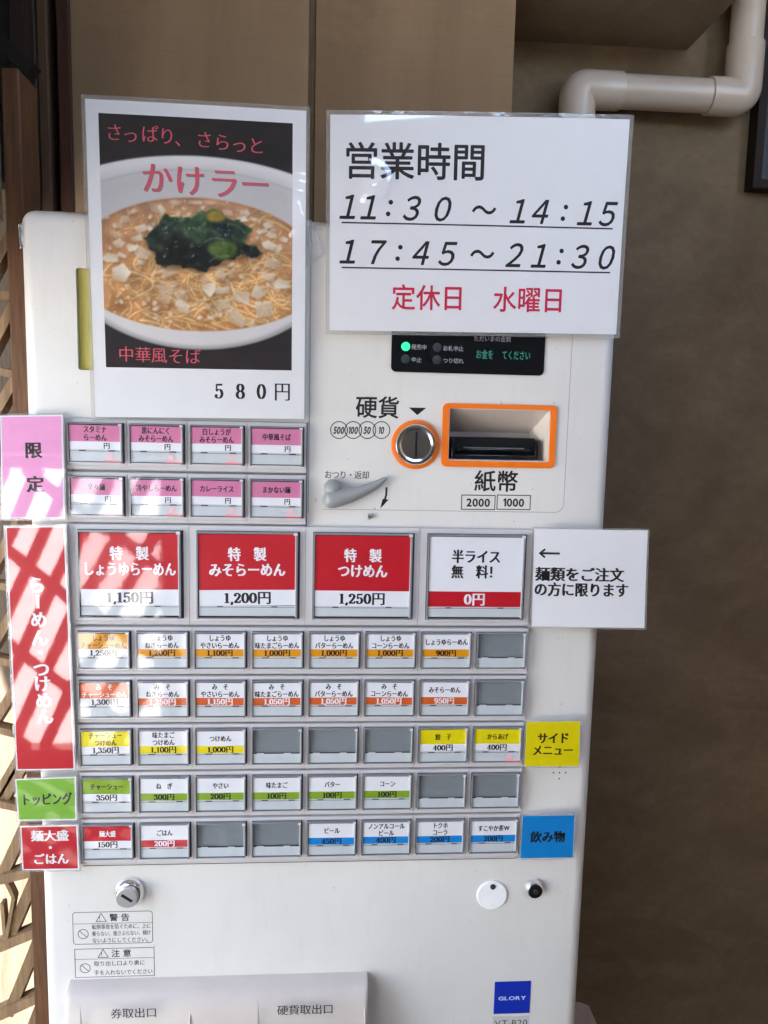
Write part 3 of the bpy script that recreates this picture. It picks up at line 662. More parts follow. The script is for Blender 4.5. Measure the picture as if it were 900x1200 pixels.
# small buttons, five rows of eight
S = 'しょうゆ'; MI = 'み　そ'
def wb(ln, p, col, ink='ink'): return (ln, p, 'paper', col, 'ink', ink)
def ct(ln, p, col, ink='ink'): return (ln, p, col, 'paper', ink, 'ink')
ROWS = [
    [ct([S, 'チャーシューめん'], '1,250円', 'orange_y'), wb([S, 'ねぎらーめん'], '1,200円', 'orange_y'), wb([S, 'やさいらーめん'], '1,100円', 'orange_y'), wb([S, '味たまごらーめん'], '1,000円', 'orange_y'),
     wb([S, 'バターらーめん'], '1,000円', 'orange_y'), wb([S, 'コーンらーめん'], '1,000円', 'orange_y'), wb(['しょうゆらーめん'], '900円', 'orange_y'), None],
    [ct([MI, 'チャーシューめん'], '1,300円', 'rust', 'white_ink'), wb([MI, 'ねぎらーめん'], '1,250円', 'rust', 'white_ink'), wb([MI, 'やさいらーめん'], '1,150円', 'rust', 'white_ink'), wb([MI, '味たまごらーめん'], '1,050円', 'rust', 'white_ink'),
     wb([MI, 'バターらーめん'], '1,050円', 'rust', 'white_ink'), wb([MI, 'コーンらーめん'], '1,050円', 'rust', 'white_ink'), wb(['みそらーめん'], '950円', 'rust', 'white_ink'), None],
    [ct(['チャーシュー', 'つけめん'], '1,350円', 'yellow'), wb(['味たまご', 'つけめん'], '1,100円', 'yellow'), wb(['つけめん'], '1,000円', 'yellow'), None, None, None, ct(['餃　子'], '400円', 'yellow'), ct(['からあげ'], '400円', 'yellow')],
    [ct(['チャーシュー'], '350円', 'green'), wb(['ね　ぎ'], '300円', 'green'), wb(['やさい'], '200円', 'green'), wb(['味たまご'], '100円', 'green'), wb(['バター'], '100円', 'green'), wb(['コーン'], '100円', 'green'), None, None],
    [ct(['麺大盛'], '150円', 'red', 'white_ink'), wb(['ごはん'], '200円', 'red', 'white_ink'), None, None, wb(['ビール'], '450円', 'blue'), wb(['ノンアルコール', 'ビール'], '400円', 'blue'), wb(['トクホ', 'コーラ'], '200円', 'blue'), wb(['すこやか茶W'], '200円', 'blue')]]
for r, row in enumerate(ROWS):
    for c, it in enumerate(row):
        x, y = c * 57.0, -r * 50.53
        sp = (-3.1, 53.7, 3.9, 6.9)
        if it is None: button('small', x, y, 50.6, 38.1, 57, sp, None, None, None, None, None, None)
        else: button('small', x, y, 50.6, 38.1, 57, sp, *it, lit=(r == 2 and c == 7))
# backing plate under the buttons, painted darker behind the rows to deepen gap shade
q = MB(); q.box(-2.5, 451, -250.5, -236, ZC - .2, ZC + .9, 'housing_grey'); q.box(-2.5, 451, -235.98, 104, ZC - .2, ZC + .9, 'edge_grey'); q.box(-3, 224, 104.01, 209, ZC - .2, ZC + .9, 'edge_grey'); q.stroke([(-2.5, -250.6), (452, -250.6)], .8, ZC + .95, 'seam_shade_dark'); q.stroke([(451.3, -250), (451.3, -236)], .7, ZC + .95, 'seam_shade_dark'); q.build('button_plate', TM)

# locks, key cover
def lock(px, py, R, core, slot):
    X, Y = un(px, py, ZC + 4)
    q = MB(); q.lathe(X, Y, [(R, ZC), (R, ZC + 1.2), (R * .93, ZC + 4), (R * .80, ZC + 7), (R * .72, ZC + 7.4)], 'chrome', 48); o = q.build('lock', TM)
    q = MB(); q.lathe(X, Y, [(R * .71, ZC + 7.2), (R * .71, ZC + 11.6 if core == 'steel_core' else ZC + 7.9), (R * .66, ZC + 12.2 if core == 'steel_core' else ZC + 8.1)], core, 40)
    zt = ZC + (12.3 if core == 'steel_core' else 8.2)
    if slot: q.bar((X - R * .34, Y + R * .24), (X + R * .34, Y - R * .24), R * .2, zt - .2, zt, 'black')
    else: q.lathe(X, Y, [(R * .26, zt - .2), (R * .24, zt + .4)], 'chrome', 20); q.disc(X, Y, R * .12, zt + .45, 'black', 12)
    q.build('cylinder', o)
lock(151, 1047, 15.5, 'steel_core', True); lock(626.5, 1042.5, 10.2, 'black', False)
X, Y = un(576.5, 1049, ZC + 1); solid('disc_white', (240, 240, 240), .35)
q = MB(); q.lathe(X, Y, [(16.4, ZC), (16.4, ZC + 1.6), (15.6, ZC + 2.2)], 'disc_white', 48); q.lathe(X + .3, Y + 10.6, [(3, ZC + 2.2), (3, ZC + 3), (2.2, ZC + 3.4)], 'grey_ink', 20); q.build('keyhole_cover', TM)

# caution labels
def caution(px0, py0, px1, py1, head, lines, r, name):
    z = ZC + .1; x0, y1 = un(px0, py0, z); x1, y0 = un(px1, py1, z); m = MB(); h = y1 - y0
    m.stroke(rrect(x0, x1, y0, y1, r) if r else [(x0, y0), (x1, y0), (x1, y1), (x0, y1)], .6, z, 'grey_ink', closed=True)
    yd = y1 - h * .36; m.stroke([(x0, yd), (x1, yd)], .45, z, 'grey_ink')
    cx = x0 + (x1 - x0) * .585; yc_ = y1 - h * .18
    text(m, head, cx, yc_, 9.0, 'grey_ink', z, style='bold', sx=1.0)
    tx_, ty_ = x0 + (x1 - x0) * .355, yc_; s = 5.2
    m.stroke([(tx_ - s, ty_ - s * .8), (tx_ + s, ty_ - s * .8), (tx_, ty_ + s * .95)], .7, z, 'grey_ink', closed=True); text(m, '！', tx_, ty_ - .8, 6.4, 'grey_ink', z, style='gothic')
    cxx, cyy, rr = x0 + (x1 - x0) * .125, (yd + y0) / 2, 5.2
    m.stroke([(cxx + rr * math.cos(math.radians(a)), cyy + rr * math.sin(math.radians(a))) for a in range(0, 360, 15)], .7, z, 'grey_ink', closed=True); m.stroke([(cxx - rr * .7, cyy + rr * .7), (cxx + rr * .7, cyy - rr * .7)], .7, z + .01, 'grey_ink')
    k = len(lines); hh = (yd - y0)
    for i, s in enumerate(lines): text(m, s, x0 + (x1 - x0) * .235, yd - hh * (i + .5) / k - (.3 if k == 2 else 0), min(hh / k * .86, 6.2), 'grey_ink', z, style='medium', anchor='l', width=(x1 - x0) * .745, sx=.95)
    m.build(name, TM)
caution(85, 1069.5, 179, 1104.5, '警 告', ['転倒事故を防ぐために、上に', '乗らない、揺さぶらない、傾け', 'ないようにしてください。'], 3, 'caution_label')
caution(87.5, 1112.5, 181, 1143, '注 意', ['取り出し口より奥に', '手を入れないでください'], 0, 'caution_label')

# maker's badge and model plate
z = ZC + .6; bx0, by1 = un(580, 1151, z); bx1, by0 = un(620.5, 1187, z)
q = MB(); q.prism([(bx0, by0), (bx1, by0), (bx1, by1), (bx0, by1)], ZC, z, 'navy'); text(q, 'GLORY', (bx0 + bx1) / 2, (by0 + by1) / 2 - .5, 7.2, 'logo_white', z + .05, style='bold', sx=1.22, track=.03, sy=.86); q.build('badge', TM)
q = MB(); q.prism([(bx0 - .5, by0 - 22), (bx1 + .3, by0 - 22), (bx1 + .3, by0 - 3.5), (bx0 - .5, by0 - 3.5)], ZC, ZC + .4, 'model_plate'); text(q, 'VT-B20', (bx0 + bx1) / 2, by0 - 11.5, 11, 'grey_ink', ZC + .45, style='gothic', sx=1.0); q.build('model_plate', TM)

# outlet hood with two scooped openings
hx0, hy = -19, -379; hx1 = 294
prof = [(hy, ZC), (hy - 3, ZC + 14), (hy - 9, ZC + 22), (hy - 20, ZC + 27), (hy - 36, ZC + 30), (hy - 70, ZC + 33), (hy - 170, ZC + 36), (hy - 180, ZC)]
q = MB(); n = len(prof); xs = [(hx0, 0), (hx0 + 1.5, 0), (hx0 + 4, 1), (hx1 - 4, 1), (hx1 - 1.5, 0), (hx1, 0)]
def zz(z, k): return ZC + (z - ZC) * (1 if k else .0)
ring = [(hx0, .0), (hx0 + .6, .86), (hx0 + 3, .97), (hx0 + 8, 1), (hx1 - 5, 1), (hx1 - 1.2, .98), (hx1, .93), (hx1, 0)]
vs = [(x, y, ZC + (z - ZC) * f) for x, f in ring for y, z in prof]
q.add(vs, [(k * n + i, k * n + i + 1, (k + 1) * n + i + 1, (k + 1) * n + i) for k in range(len(ring) - 1) for i in range(n - 1)], 'hood_white', True)
for px_ in (222, 428):
    xx = un(px_, 1190, ZC + 31.2)[0]; q.tube([(xx, hy - 21, ZC + 26.6), (xx, hy - 25, ZC + 28.6), (xx, hy - 36, ZC + 30.5), (xx - .5, hy - 70, ZC + 33.6), (xx - 1, hy - 165, ZC + 36.4)], .8, 'hood_white', 8)  # thin ridges added to draw the highlight lines beside the scoops
hz = ZC + 31.2
hd = q.build('outlet_hood', TM, angle=50)
for s, px, py, x0, x1 in (('券取出口', 157, 1187, 94, 220), ('硬貨取出口', 358, 1183, 302, 425)):
    q = MB(); X, Y = un(px, py, hz); text(q, s, X, Y, 12.0, 'grey_ink', ZC + 31.5, style='medium', sx=.98)
    x0 = un(x0, 1190, hz)[0]; y0 = un(100, 1176, hz)[1]
    q.add([(x0, y0, ZC + 31.0), (x0 - .2, y0 - 60, ZC + 33.0), (x0 + 5, y0 - 60, ZC + 33.0), (x0 + 1.2, y0 - 14, ZC + 31.8)], [(0, 1, 2, 3)], 'seam_line')  # grey wedge drawn as the dark left edge of the scoop
    q.build('outlet_print_edge', hd, fix=False)

# ================================================================ SIGNS AND PAPERS TAPED TO THE MACHINE
def sheetmap(c):
    """bilinear map from (0..1, 0..1) with corners TL, TR, BL, BR in mm"""
    tl, tr, bl, br = [np.array(k, float) for k in c]
    def f(u, v, bow=0.0): return tl * (1 - u) * (1 - v) + tr * u * (1 - v) + bl * (1 - u) * v + br * u * v
    return f
def un_sheet(C, px, py, w, h):
    """photo pixel -> mm on a sheet with photo corners C (TL TR BL BR)"""
    u, v = .5, .5; sx, sy = C[1][0] - C[0][0], C[2][1] - C[0][1]
    for _ in range(30):
        x, y = [(1 - u) * (1 - v) * C[0][k] + u * (1 - v) * C[1][k] + (1 - u) * v * C[2][k] + u * v * C[3][k] for k in (0, 1)]
        u += (px - x) / sx; v += (py - y) / sy
    return u * w, (1 - v) * h
def sheet(name, px, zs, label, cat, border=2.2, bow=0.0, body=None, group=None, paper='paper', wh=None, glint=()):
    """px: photo corners TL TR BL BR of the paper; zs: their depth; body(mb, w, h, fn) prints on it in mm from the lower left"""
    C = [(*un(x, y, z), z) for (x, y), z in zip(px, zs)]
    f = sheetmap(C); w = (np.linalg.norm(np.array(C[0]) - C[1]) + np.linalg.norm(np.array(C[2]) - C[3])) / 2; h = (np.linalg.norm(np.array(C[0]) - C[2]) + np.linalg.norm(np.array(C[1]) - C[3])) / 2
    def fn(x, y, z):
        u, v = x / w, 1 - y / h; p = f(u, v); uu, vv = min(1, max(0, u)), min(1, max(0, v))
        return (float(p[0]), float(p[1]), float(p[2]) + z + bow * 4 * uu * (1 - uu) + bow * .5 * math.sin(vv * 5 + uu * 2))
    T = thing(name, (C[2][0], C[2][1], C[2][2]), label, cat, group)
    m = MB(); m.grid(0, w, 0, h, 0, paper, 14, 14, fn); body(m, w, h, fn); m.build('paper_sheet', T, fix=False)
    k = MB(); b_ = border
    G = [(un_sheet(px, gx, gy, w, h), a, sg) for gx, gy, a, sg in glint]   # places where the laminate has buckled away from the paper
    def fk(x, y, z):
        p = fn(x, y, z); return (p[0], p[1], p[2] + sum(a * math.exp(-((x - c[0]) ** 2 + (y - c[1]) ** 2) / (2 * sg * sg)) for c, a, sg in G))
    n1, n2 = (int(w / 2.2), int(h / 2.2)) if G else (20, 20)
    k.grid(-.05, w + .05, -.05, h + .05, .5, 'clear_film', n1, n2, fk)
    k.grid(-b_, w + b_, h + .05, h + b_, .45, 'film_edge', 20, 2, fn); k.grid(-b_, w + b_, -b_, -.05, .45, 'film_edge', 20, 2, fn)
    k.grid(-b_, -.05, -.05, h + .05, .45, 'film_edge', 2, 20, fn); k.grid(w + .05, w + b_, -.05, h + .05, .45, 'film_edge', 2, 20, fn)
    k.build('laminate', T); return T, w, h, fn
zt = .15
# --- hours notice
def hours(m, w, h, fn):
    inv = lambda px, py: un_sheet([(387, 134), (738, 140), (386, 387), (722, 392)], px, py, w, h)
    z = zt
    x, y = inv(485, 188); text(m, '営業時間', x, y, 34.5, 'ink', z, fn, style='round', sx=.97)
    for s, x0, x1, yl, ul, ur in (('11:30～14:15', 398, 727, (241, 252), (400, 258), (718, 265)), ('17:45～21:30', 398, 722, (294, 302), (400, 311), (715, 317))):
        a, b_ = inv(*ul), inv(*ur); m.stroke([a, b_], 1.3, z, 'ink', fn=fn)
    R1 = [('１', 409), ('１', 433), ('：', 455), ('３', 482), ('０', 517), ('～', 565), ('１', 607), ('４', 632), ('：', 660), ('１', 687), ('５', 713)]
    R2 = [('１', 409), ('７', 440), ('：', 466), ('４', 492), ('５', 523), ('～', 563), ('２', 602), ('１', 632), ('：', 655), ('３', 680), ('０', 711)]
    for R_, y0, sl in ((R1, 239.5, .026), (R2, 292, .022)):
        for ch, px in R_:
            x, y = inv(px, y0 + (px - 400) * sl)
            if ch == '：':
                for dy in (5.2, -5.2): m.disc(x - (1.2 if dy < 0 else -1.2), y + dy - .3, 2.15, z, 'ink', 16, fn)
            else: text(m, ch, x, y, 28.6 if ch != '～' else 27, 'ink', z, fn, style='round', shear=.26 if ch != '～' else 0, sx=.92)
    x, y = inv(500, 347.5); text(m, '定休日', x, y, 25, 'red_ink', z, fn, style='round', sx=.95)
    x, y = inv(618, 350); text(m, '水曜日', x, y, 25, 'red_ink', z, fn, style='round', sx=.95)
sheet('notice', [(387, 134), (738, 140), (386, 387), (722, 392)], [10, 12, 0, 0], 'laminated opening hours notice with black times and red closing day', 'notice', 3.6, 1.2, hours, glint=((436, 216, 4.5, 9), (431, 228, 2, 6)))
# --- rice note
def rice(m, w, h, fn):
    z = zt; k = w / 133
    a = lambda px, py: ((px - 625.5) * k, h - (py - 619.5) * h / 115.5)
    x0, y0 = a(632, 648); x1, _ = a(656, 648); m.stroke([(x0 + 2, y0), (x1, y0)], 2.2, z, 'ink', fn=fn)
    m.stroke([(x0 + 6, y0 + 4.3), (x0 + .8, y0), (x0 + 6, y0 - 4.3)], 2.0, z + .02, 'ink', fn=fn)
    x, y = a(628, 672.5); text(m, '麺類をご注文', x, y, 15.4, 'ink', z, fn, style='mincho_b', anchor='l', width=91)
    x, y = a(627, 690.5); text(m, 'の方に限ります', x, y, 15.4, 'ink', z, fn, style='mincho_b', anchor='l', width=97)
sheet('notice', [(626, 619.5), (759, 621.5), (623, 734), (755, 736)], [1.5, 6, 1.5, 6], 'small white note with black arrow beside the free half rice button', 'notice', 1.8, .5, rice)
# --- category signs
def cat(px, label, col, ink, zs=(1.2,) * 4, txt=None, inset=1.4, bow=.035):
    def body(m, w, h, fn):
        m.grid(inset, w - inset, inset, h - inset, .08, col, 10, 10, fn); txt(m, w, h, fn, ink)
    return sheet('category_sign', px, zs, label, 'sign', 1.6, bow, body, 'coloured category signs beside the buttons')
def t1(m, w, h, fn, i):
    text(m, '限', w * .52, h * .665, 16.5, i, zt, fn, style='mincho_b'); text(m, '定', w * .54, h * .335, 16.5, i, zt, fn, style='mincho_b')
cat([(0, 487), (73.5, 486), (2.5, 608), (76, 607.5)], 'pink sign with two black characters left of the pink buttons', 'pink_sign', 'ink', txt=t1)
def t2(m, w, h, fn, i):
    for ch, px, py in (('ら', 43, 684), ('ー', 44.5, 703), ('め', 46, 724), ('ん', 47, 745), ('・', 48, 762), ('つ', 49, 782), ('け', 50, 799), ('め', 52, 819), ('ん', 53.5, 838)):
        u = (px - 6 - (py - 617) * .046) / 70.5; v = (py - 617) / 286
        if ch == 'ー': vtext(m, ch, u * w, (1 - v) * h + 9, 18, 18, i, zt, fn, 'mincho_b')
        else: text(m, ch, u * w, (1 - v) * h, 18, i, zt, fn, style='mincho_b', sx=.92)
cat([(6, 617), (76, 616), (19, 903), (88, 902)], 'tall red sign with white vertical writing and lattice reflections', 'red', 'white_ink', txt=t2)
def t3(m, w, h, fn, i): text(m, 'トッピング', w * .5, h * .5, 13.6, i, zt, fn, style='mincho_b', width=w * .86)
cat([(17.5, 913), (89, 910), (21, 962), (90, 961)], 'green sign below the tall red sign', 'green_sign', 'ink', txt=t3)
def t4(m, w, h, fn, i):
    text(m, '麺大盛', w * .51, h * .77, 12.5, i, zt, fn, style='mincho_b'); text(m, 'ごはん', w * .51, h * .25, 12.5, i, zt, fn, style='mincho_b', sx=.95); m.disc(w * .51, h * .51, 1.6, zt, i, 12, fn)
cat([(23.5, 968), (91, 966.5), (26, 1020), (93, 1019)], 'small red sign with white writing at the lower left, below the green sign', 'red', 'white_ink', txt=t4)
def t5(m, w, h, fn, i):
    text(m, 'サイド', w * .51, h * .63, 13, i, zt, fn, style='mincho_b', sx=.88); text(m, 'メニュー', w * .51, h * .36, 13, i, zt, fn, style='mincho_b', sx=.9, width=w * .76)
cat([(617, 846), (680, 845), (614.5, 898), (678.5, 898)], 'yellow sign right of the yellow snack buttons', 'yellow', 'ink', txt=t5, inset=.2)
def t6(m, w, h, fn, i): text(m, '飲み物', w * .5, h * .5, 13.6, i, zt, fn, style='mincho_b', sx=.93)
cat([(612.5, 956), (673.5, 955), (609.5, 1006), (671.5, 1005)], 'blue sign right of the drink buttons', 'blue', 'ink', txt=t6, inset=.2)

# --- noodle poster: paper, printed picture, laminate
PX_ = [(99.5, 115.5), (359, 130), (111.5, 488.5), (356.5, 491)]
def poster(m, w, h, fn):
    text(m, '580円', w * .742, h * .092, 19.5, 'ink', zt, fn, style='mincho_m', mono=True, track=.2, sx=.86)
PT, pw, ph, pfn = sheet('poster', PX_, [0, 1.5, -3.5, -3.2], 'laminated poster of a bowl of noodles topped with green seaweed', 'poster', 3.4, .5, poster, glint=((349, 222, 4.5, 8), (353, 200, 2.6, 6), (346, 238, 2.2, 5), (352, 252, 4.5, 8), (345, 266, 2, 5)))
def paint(nx, ny):
    """the printed photograph: bowl, broth, noodles, onion and seaweed"""
    rs = np.random.RandomState(3)
    X, Y = np.meshgrid(np.linspace(75, 778, nx), np.linspace(97, 1015, ny))
    def sm(a, b, x): t_ = np.clip((x - a) / (b - a), 0, 1); return t_ * t_ * (3 - 2 * t_)
    def fbm(sc, oct_=4):
        out = np.zeros_like(X); amp = 1.0; tot = 0
        for o in range(oct_):
            n = int(700 / sc * 2 ** o) + 3; mm = int(920 / sc * 2 ** o) + 3; g_ = rs.rand(mm, n)
            u = (X - 75) / 703 * (n - 2); v = (Y - 97) / 918 * (mm - 2); i = u.astype(int).clip(0, n - 2); j = v.astype(int).clip(0, mm - 2); a = u - i; b2 = v - j
            a = a * a * (3 - 2 * a); b2 = b2 * b2 * (3 - 2 * b2)
            out += amp * ((g_[j, i] * (1 - a) + g_[j, i + 1] * a) * (1 - b2) + (g_[j + 1, i] * (1 - a) + g_[j + 1, i + 1] * a) * b2); tot += amp; amp *= .5
        return out / tot
    img = np.zeros((ny, nx, 3)); C_ = lambda *c: np.array(c, float)
    def put(mask, col):
        nonlocal img
        img = img * (1 - mask[..., None]) + col * mask[..., None]
    img[:] = C_(34, 32, 36); img += (fbm(60) - .5)[..., None] * 14 + np.clip((Y - 900) / 120, 0, 1)[..., None] * C_(12, 4, 4)
    def ell(cx, cy, rt, rb, ht, hb):
        d = np.where(Y < cy, ((X - cx) / rt) ** 2 + ((Y - cy) / ht) ** 2, ((X - cx) / rb) ** 2 + ((Y - cy) / hb) ** 2)
        return np.sqrt(d)
    d = ell(425, 590, 700, 520, 359, 352)
    bowl = 1 - sm(.992, 1.008, d)
    sh = 205 + 30 * sm(.80, .97, d) * (Y < 600) + 10 * (1 - np.abs(X - 400) / 400) - 20 * sm(.9, 1.02, d) * (Y > 600)
    sh = np.where(Y > 600, 226 - 60 * sm(.93, 1.0, d), sh)
    sh += 8 * (fbm(90) - .5); col = sh[..., None] * C_(1.0, .985, .99)
    put(bowl, col)
    lip = np.exp(-((d - .86) / .012) ** 2) * (Y < 560); put(lip * .55, C_(186, 186, 190) + 0 * X[..., None])
    rimhl = np.exp(-((d - .965) / .02) ** 2) * (Y < 560); put(rimhl * .5, C_(240, 240, 243) + 0 * X[..., None])
    ds = ell(428, 630, 452, 486, 250, 242)
    soup = 1 - sm(.985, 1.012, ds)
    k = np.clip((Y - 390) / 480, 0, 1)[..., None]; nz = fbm(50, 5)[..., None]
    scol = C_(198, 150, 116) * (1 - k) + C_(194, 136, 82) * k + (nz - .5) * 46
    put(soup, scol); put(soup * np.exp(-((ds - .985) / .02) ** 2) * .5, C_(166, 116, 74) + 0 * X[..., None])
    # noodle strands
    def strand(P, wd, c1, c2, al):
        P = np.array(P, float); tt = np.linspace(0, 1, 46)[:, None]
        Q = (1 - tt) ** 3 * P[0] + 3 * (1 - tt) ** 2 * tt * P[1] + 3 * (1 - tt) * tt ** 2 * P[2] + tt ** 3 * P[3]
        x0, x1 = Q[:, 0].min() - 14, Q[:, 0].max() + 14; y0, y1 = Q[:, 1].min() - 14, Q[:, 1].max() + 14
        i0, i1 = max(0, int((x0 - 75) / 703 * nx)), min(nx, int((x1 - 75) / 703 * nx) + 1); j0, j1 = max(0, int((y0 - 97) / 918 * ny)), min(ny, int((y1 - 97) / 918 * ny) + 1)
        if i1 <= i0 or j1 <= j0: return
        xx, yy = X[j0:j1, i0:i1], Y[j0:j1, i0:i1]; best = np.full(xx.shape, 1e9)
        for a, b2 in zip(Q[:-1], Q[1:]):
            dx, dy = b2 - a; L = dx * dx + dy * dy + 1e-9; t_ = np.clip(((xx - a[0]) * dx + (yy - a[1]) * dy) / L, 0, 1)
            best = np.minimum(best, np.hypot(xx - a[0] - t_ * dx, yy - a[1] - t_ * dy))
        mk = (1 - sm(wd - 1.4, wd + 1.4, best)) * al * soup[j0:j1, i0:i1]; cc = C_(*c1) + (C_(*c2) - C_(*c1)) * sm(.15 * wd, wd, best)[..., None]
        img[j0:j1, i0:i1] = img[j0:j1, i0:i1] * (1 - mk[..., None]) + cc * mk[..., None]
    for i in range(520):
        top_ = i >= 300
        y = 560 + 290 * rs.rand() ** .9; x = 90 + rs.rand() * 640
        if i % 9 == 0: y = 430 + rs.rand() * 160
        a = rs.normal(.25, .8) + (0.9 if x < 250 else 0); L = 60 + rs.rand() * 120; c, s = math.cos(a), math.sin(a); bd_ = rs.normal(0, 45)
        P = [(x, y), (x + c * L * .33 - s * bd_, y + (s * L * .33 + c * bd_) * .8), (x + c * L * .66 - s * bd_, y + (s * L * .66 + c * bd_) * .8), (x + c * L, y + s * L * .7)]
        v = rs.normal(0, 12); b3 = rs.rand() * 14
        if not top_: strand(P, 6.0, (206 + v, 152 + v, 98 + v), (172 + v, 116 + v, 68 + v), .5)
        else: strand(P, 5.4 + rs.rand() * 2.2, (242 + v, 200 + v + b3, 140 + v + b3), (178 + v, 122 + v, 70 + v), .4 + .5 * rs.rand())
    # broth glints and oil
    g2 = fbm(9, 2); put(soup * sm(.78, .86, g2) * .75, C_(252, 236, 212) + 0 * X[..., None]); g4 = fbm(60, 4); img *= (1 + soup * (g4 - .5) * .5)[..., None]
    def poly(P, soft):
        P = np.array(P, float); ins = np.zeros(X.shape, bool); dm = np.full(X.shape, 1e9)
        for a, b2 in zip(P, np.roll(P, -1, 0)):
            cond = ((a[1] > Y) != (b2[1] > Y)) & (X < (b2[0] - a[0]) * (Y - a[1]) / (b2[1] - a[1] + 1e-9) + a[0]); ins ^= cond
            dx, dy = b2 - a; t_ = np.clip(((X - a[0]) * dx + (Y - a[1]) * dy) / (dx * dx + dy * dy + 1e-9), 0, 1); dm = np.minimum(dm, np.hypot(X - a[0] - t_ * dx, Y - a[1] - t_ * dy))
        sd = np.where(ins, dm, -dm); return sm(-soft, soft, sd), sd
    on = [(140, 665, 42, 30, .5), (160, 470, 30, 15, -.2), (135, 492, 24, 12, .2), (125, 527, 34, 14, .3), (135, 557, 26, 15, .3), (220, 590, 36, 22, .35), (270, 420, 30, 18, .3), (298, 430, 22, 14, .9), (215, 500, 26, 20, -.4),
          (320, 655, 48, 24, -.35), (300, 715, 38, 26, .2), (360, 742, 34, 20, .4), (365, 785, 36, 24, .3), (300, 752, 30, 20, .2), (465, 712, 30, 26, .9), (510, 660, 28, 20, .7), (550, 660, 22, 12, .3), (520, 715, 38, 15, -.1),
          (585, 742, 50, 34, .35), (512, 770, 36, 26, -.2), (565, 822, 48, 26, .7), (680, 782, 50, 36, -.1), (655, 720, 36, 26, -.4), (740, 688, 36, 24, .1), (705, 612, 48, 22, .2), (690, 662, 34, 22, .3), (690, 468, 22, 15, .1),
          (720, 555, 28, 20, .5), (690, 545, 28, 18, .4), (665, 492, 26, 12, -.3), (540, 430, 26, 12, .2), (600, 432, 28, 14, .3), (590, 455, 30, 12, -.2), (420, 398, 34, 9, 0), (350, 400, 26, 9, .1), (470, 396, 24, 8, 0), (180, 570, 26, 16, .1), (108, 610, 40, 18, 0),
          (145, 600, 22, 10, .4), (250, 498, 18, 10, .5), (215, 622, 18, 12, .2), (190, 440, 24, 10, -.4), (650, 455, 22, 9, .4), (745, 520, 18, 12, .2), (700, 505, 24, 12, .1), (630, 450, 18, 9, .3), (205, 535, 26, 14, -.4)]
    extra = [(rs.uniform(85, 770), rs.uniform(410, 850), rs.uniform(7, 17), rs.uniform(5, 11), rs.uniform(-1, 1)) for _ in range(120)]
    for (x, y, a, b2, r) in extra + on:
        pts = []; nn = rs.randint(4, 6); a *= .86; b2 *= .9
        for q_ in range(nn):
            th = 2 * math.pi * (q_ + .5 + rs.uniform(-.22, .22)) / nn; px2, py2 = a * 1.2 * math.cos(th) * rs.uniform(.8, 1.1), b2 * 1.25 * math.sin(th) * rs.uniform(.8, 1.1); pts.append((x + px2 * math.cos(r) - py2 * math.sin(r), y + px2 * math.sin(r) + py2 * math.cos(r)))
        mk, sd = poly(pts, 3.5); mk2, _ = poly([(p[0] + 3, p[1] + 7) for p in pts], 7); put(mk2 * .4 * soup, C_(150, 98, 58) + 0 * X[..., None])
        v = rs.rand() * 22; ang = rs.rand() * 6.28; ca_ = np.clip((np.cos(ang) * (X - x) + np.sin(ang) * (Y - y)) / a, -1, 1); al = rs.uniform(.4, .96)
        cc = C_(248 - v, 238 - v, 220 - v * 1.2) + (ca_ * 12 + (fbm(46, 2) - .5) * 26)[..., None] + (np.clip(1 - sd / 4, 0, 1) * 12)[..., None]
        put(mk * al * soup * (1 - .5 * np.clip(-ca_, 0, 1)), cc)
    # seaweed
    W_ = [(228, 540), (262, 500), (290, 462), (320, 445), (360, 452), (395, 452), (440, 430), (462, 424), (492, 420), (530, 442), (560, 452), (612, 476), (622, 500), (600, 530), (660, 562), (652, 588), (610, 586), (572, 590), (520, 612), (470, 636), (440, 648), (360, 632), (300, 634), (276, 615), (262, 585)]
    mk2, _ = poly([(x + 4, y + 12) for x, y in W_], 12); put(mk2 * .6, C_(96, 62, 34) + 0 * X[..., None])
    W2 = [tuple(p) for p in spl(W_, 6, True)]; W2 = [(x + rs.normal(0, 2.6) + 5 * math.sin(x * .11 + y * .07), y + rs.normal(0, 2.2) + 5 * math.sin(x * .09 - y * .05)) for x, y in W2]
    mk, sd = poly(W2, 2.2); f1 = fbm(120, 3); f2 = fbm(46, 4); f3 = fbm(17, 3)
    ridge = 1 - np.abs(2 * ((f1 * 3.1 + .002 * X) % 1) - 1); ridge2 = 1 - np.abs(2 * ((f2 * 2.6) % 1) - 1)
    g3 = np.clip(.10 + .62 * ridge ** 2 * (1 - .5 * ridge2) + .34 * (f3 - .5) - .0030 * (Y - 530) + .0006 * (X - 420), 0, 1)[..., None]
    cc = C_(16, 24, 24) * (1 - g3) + C_(88, 122, 84) * g3; cc = cc + (np.clip(1 - sd / 12, 0, 1) * (Y < 570) * 26)[..., None] * C_(.7, 1, .45); put(mk, cc)
    for P, c, al in (([(460, 438), (494, 424), (526, 446), (506, 466), (470, 462)], (178, 146, 46), .8), ([(462, 560), (520, 530), (566, 545), (560, 585), (500, 604)], (104, 132, 48), .65), ([(400, 462), (440, 446), (460, 480), (452, 540), (410, 560), (384, 520)], (66, 108, 72), .5),
                     ([(330, 548), (400, 530), (440, 570), (400, 622), (320, 624)], (10, 14, 17), .75), ([(596, 545), (652, 562), (648, 588), (606, 580)], (14, 20, 26), .85), ([(478, 470), (548, 474), (560, 505), (520, 524)], (18, 34, 44), .75), ([(270, 500), (330, 470), (352, 500), (300, 540)], (34, 54, 50), .6)):
        m2, _ = poly([tuple(p) for p in spl(P, 5, True)], 9); put(m2 * al * mk, C_(*c) + ((f3 - .5) * 60)[..., None])
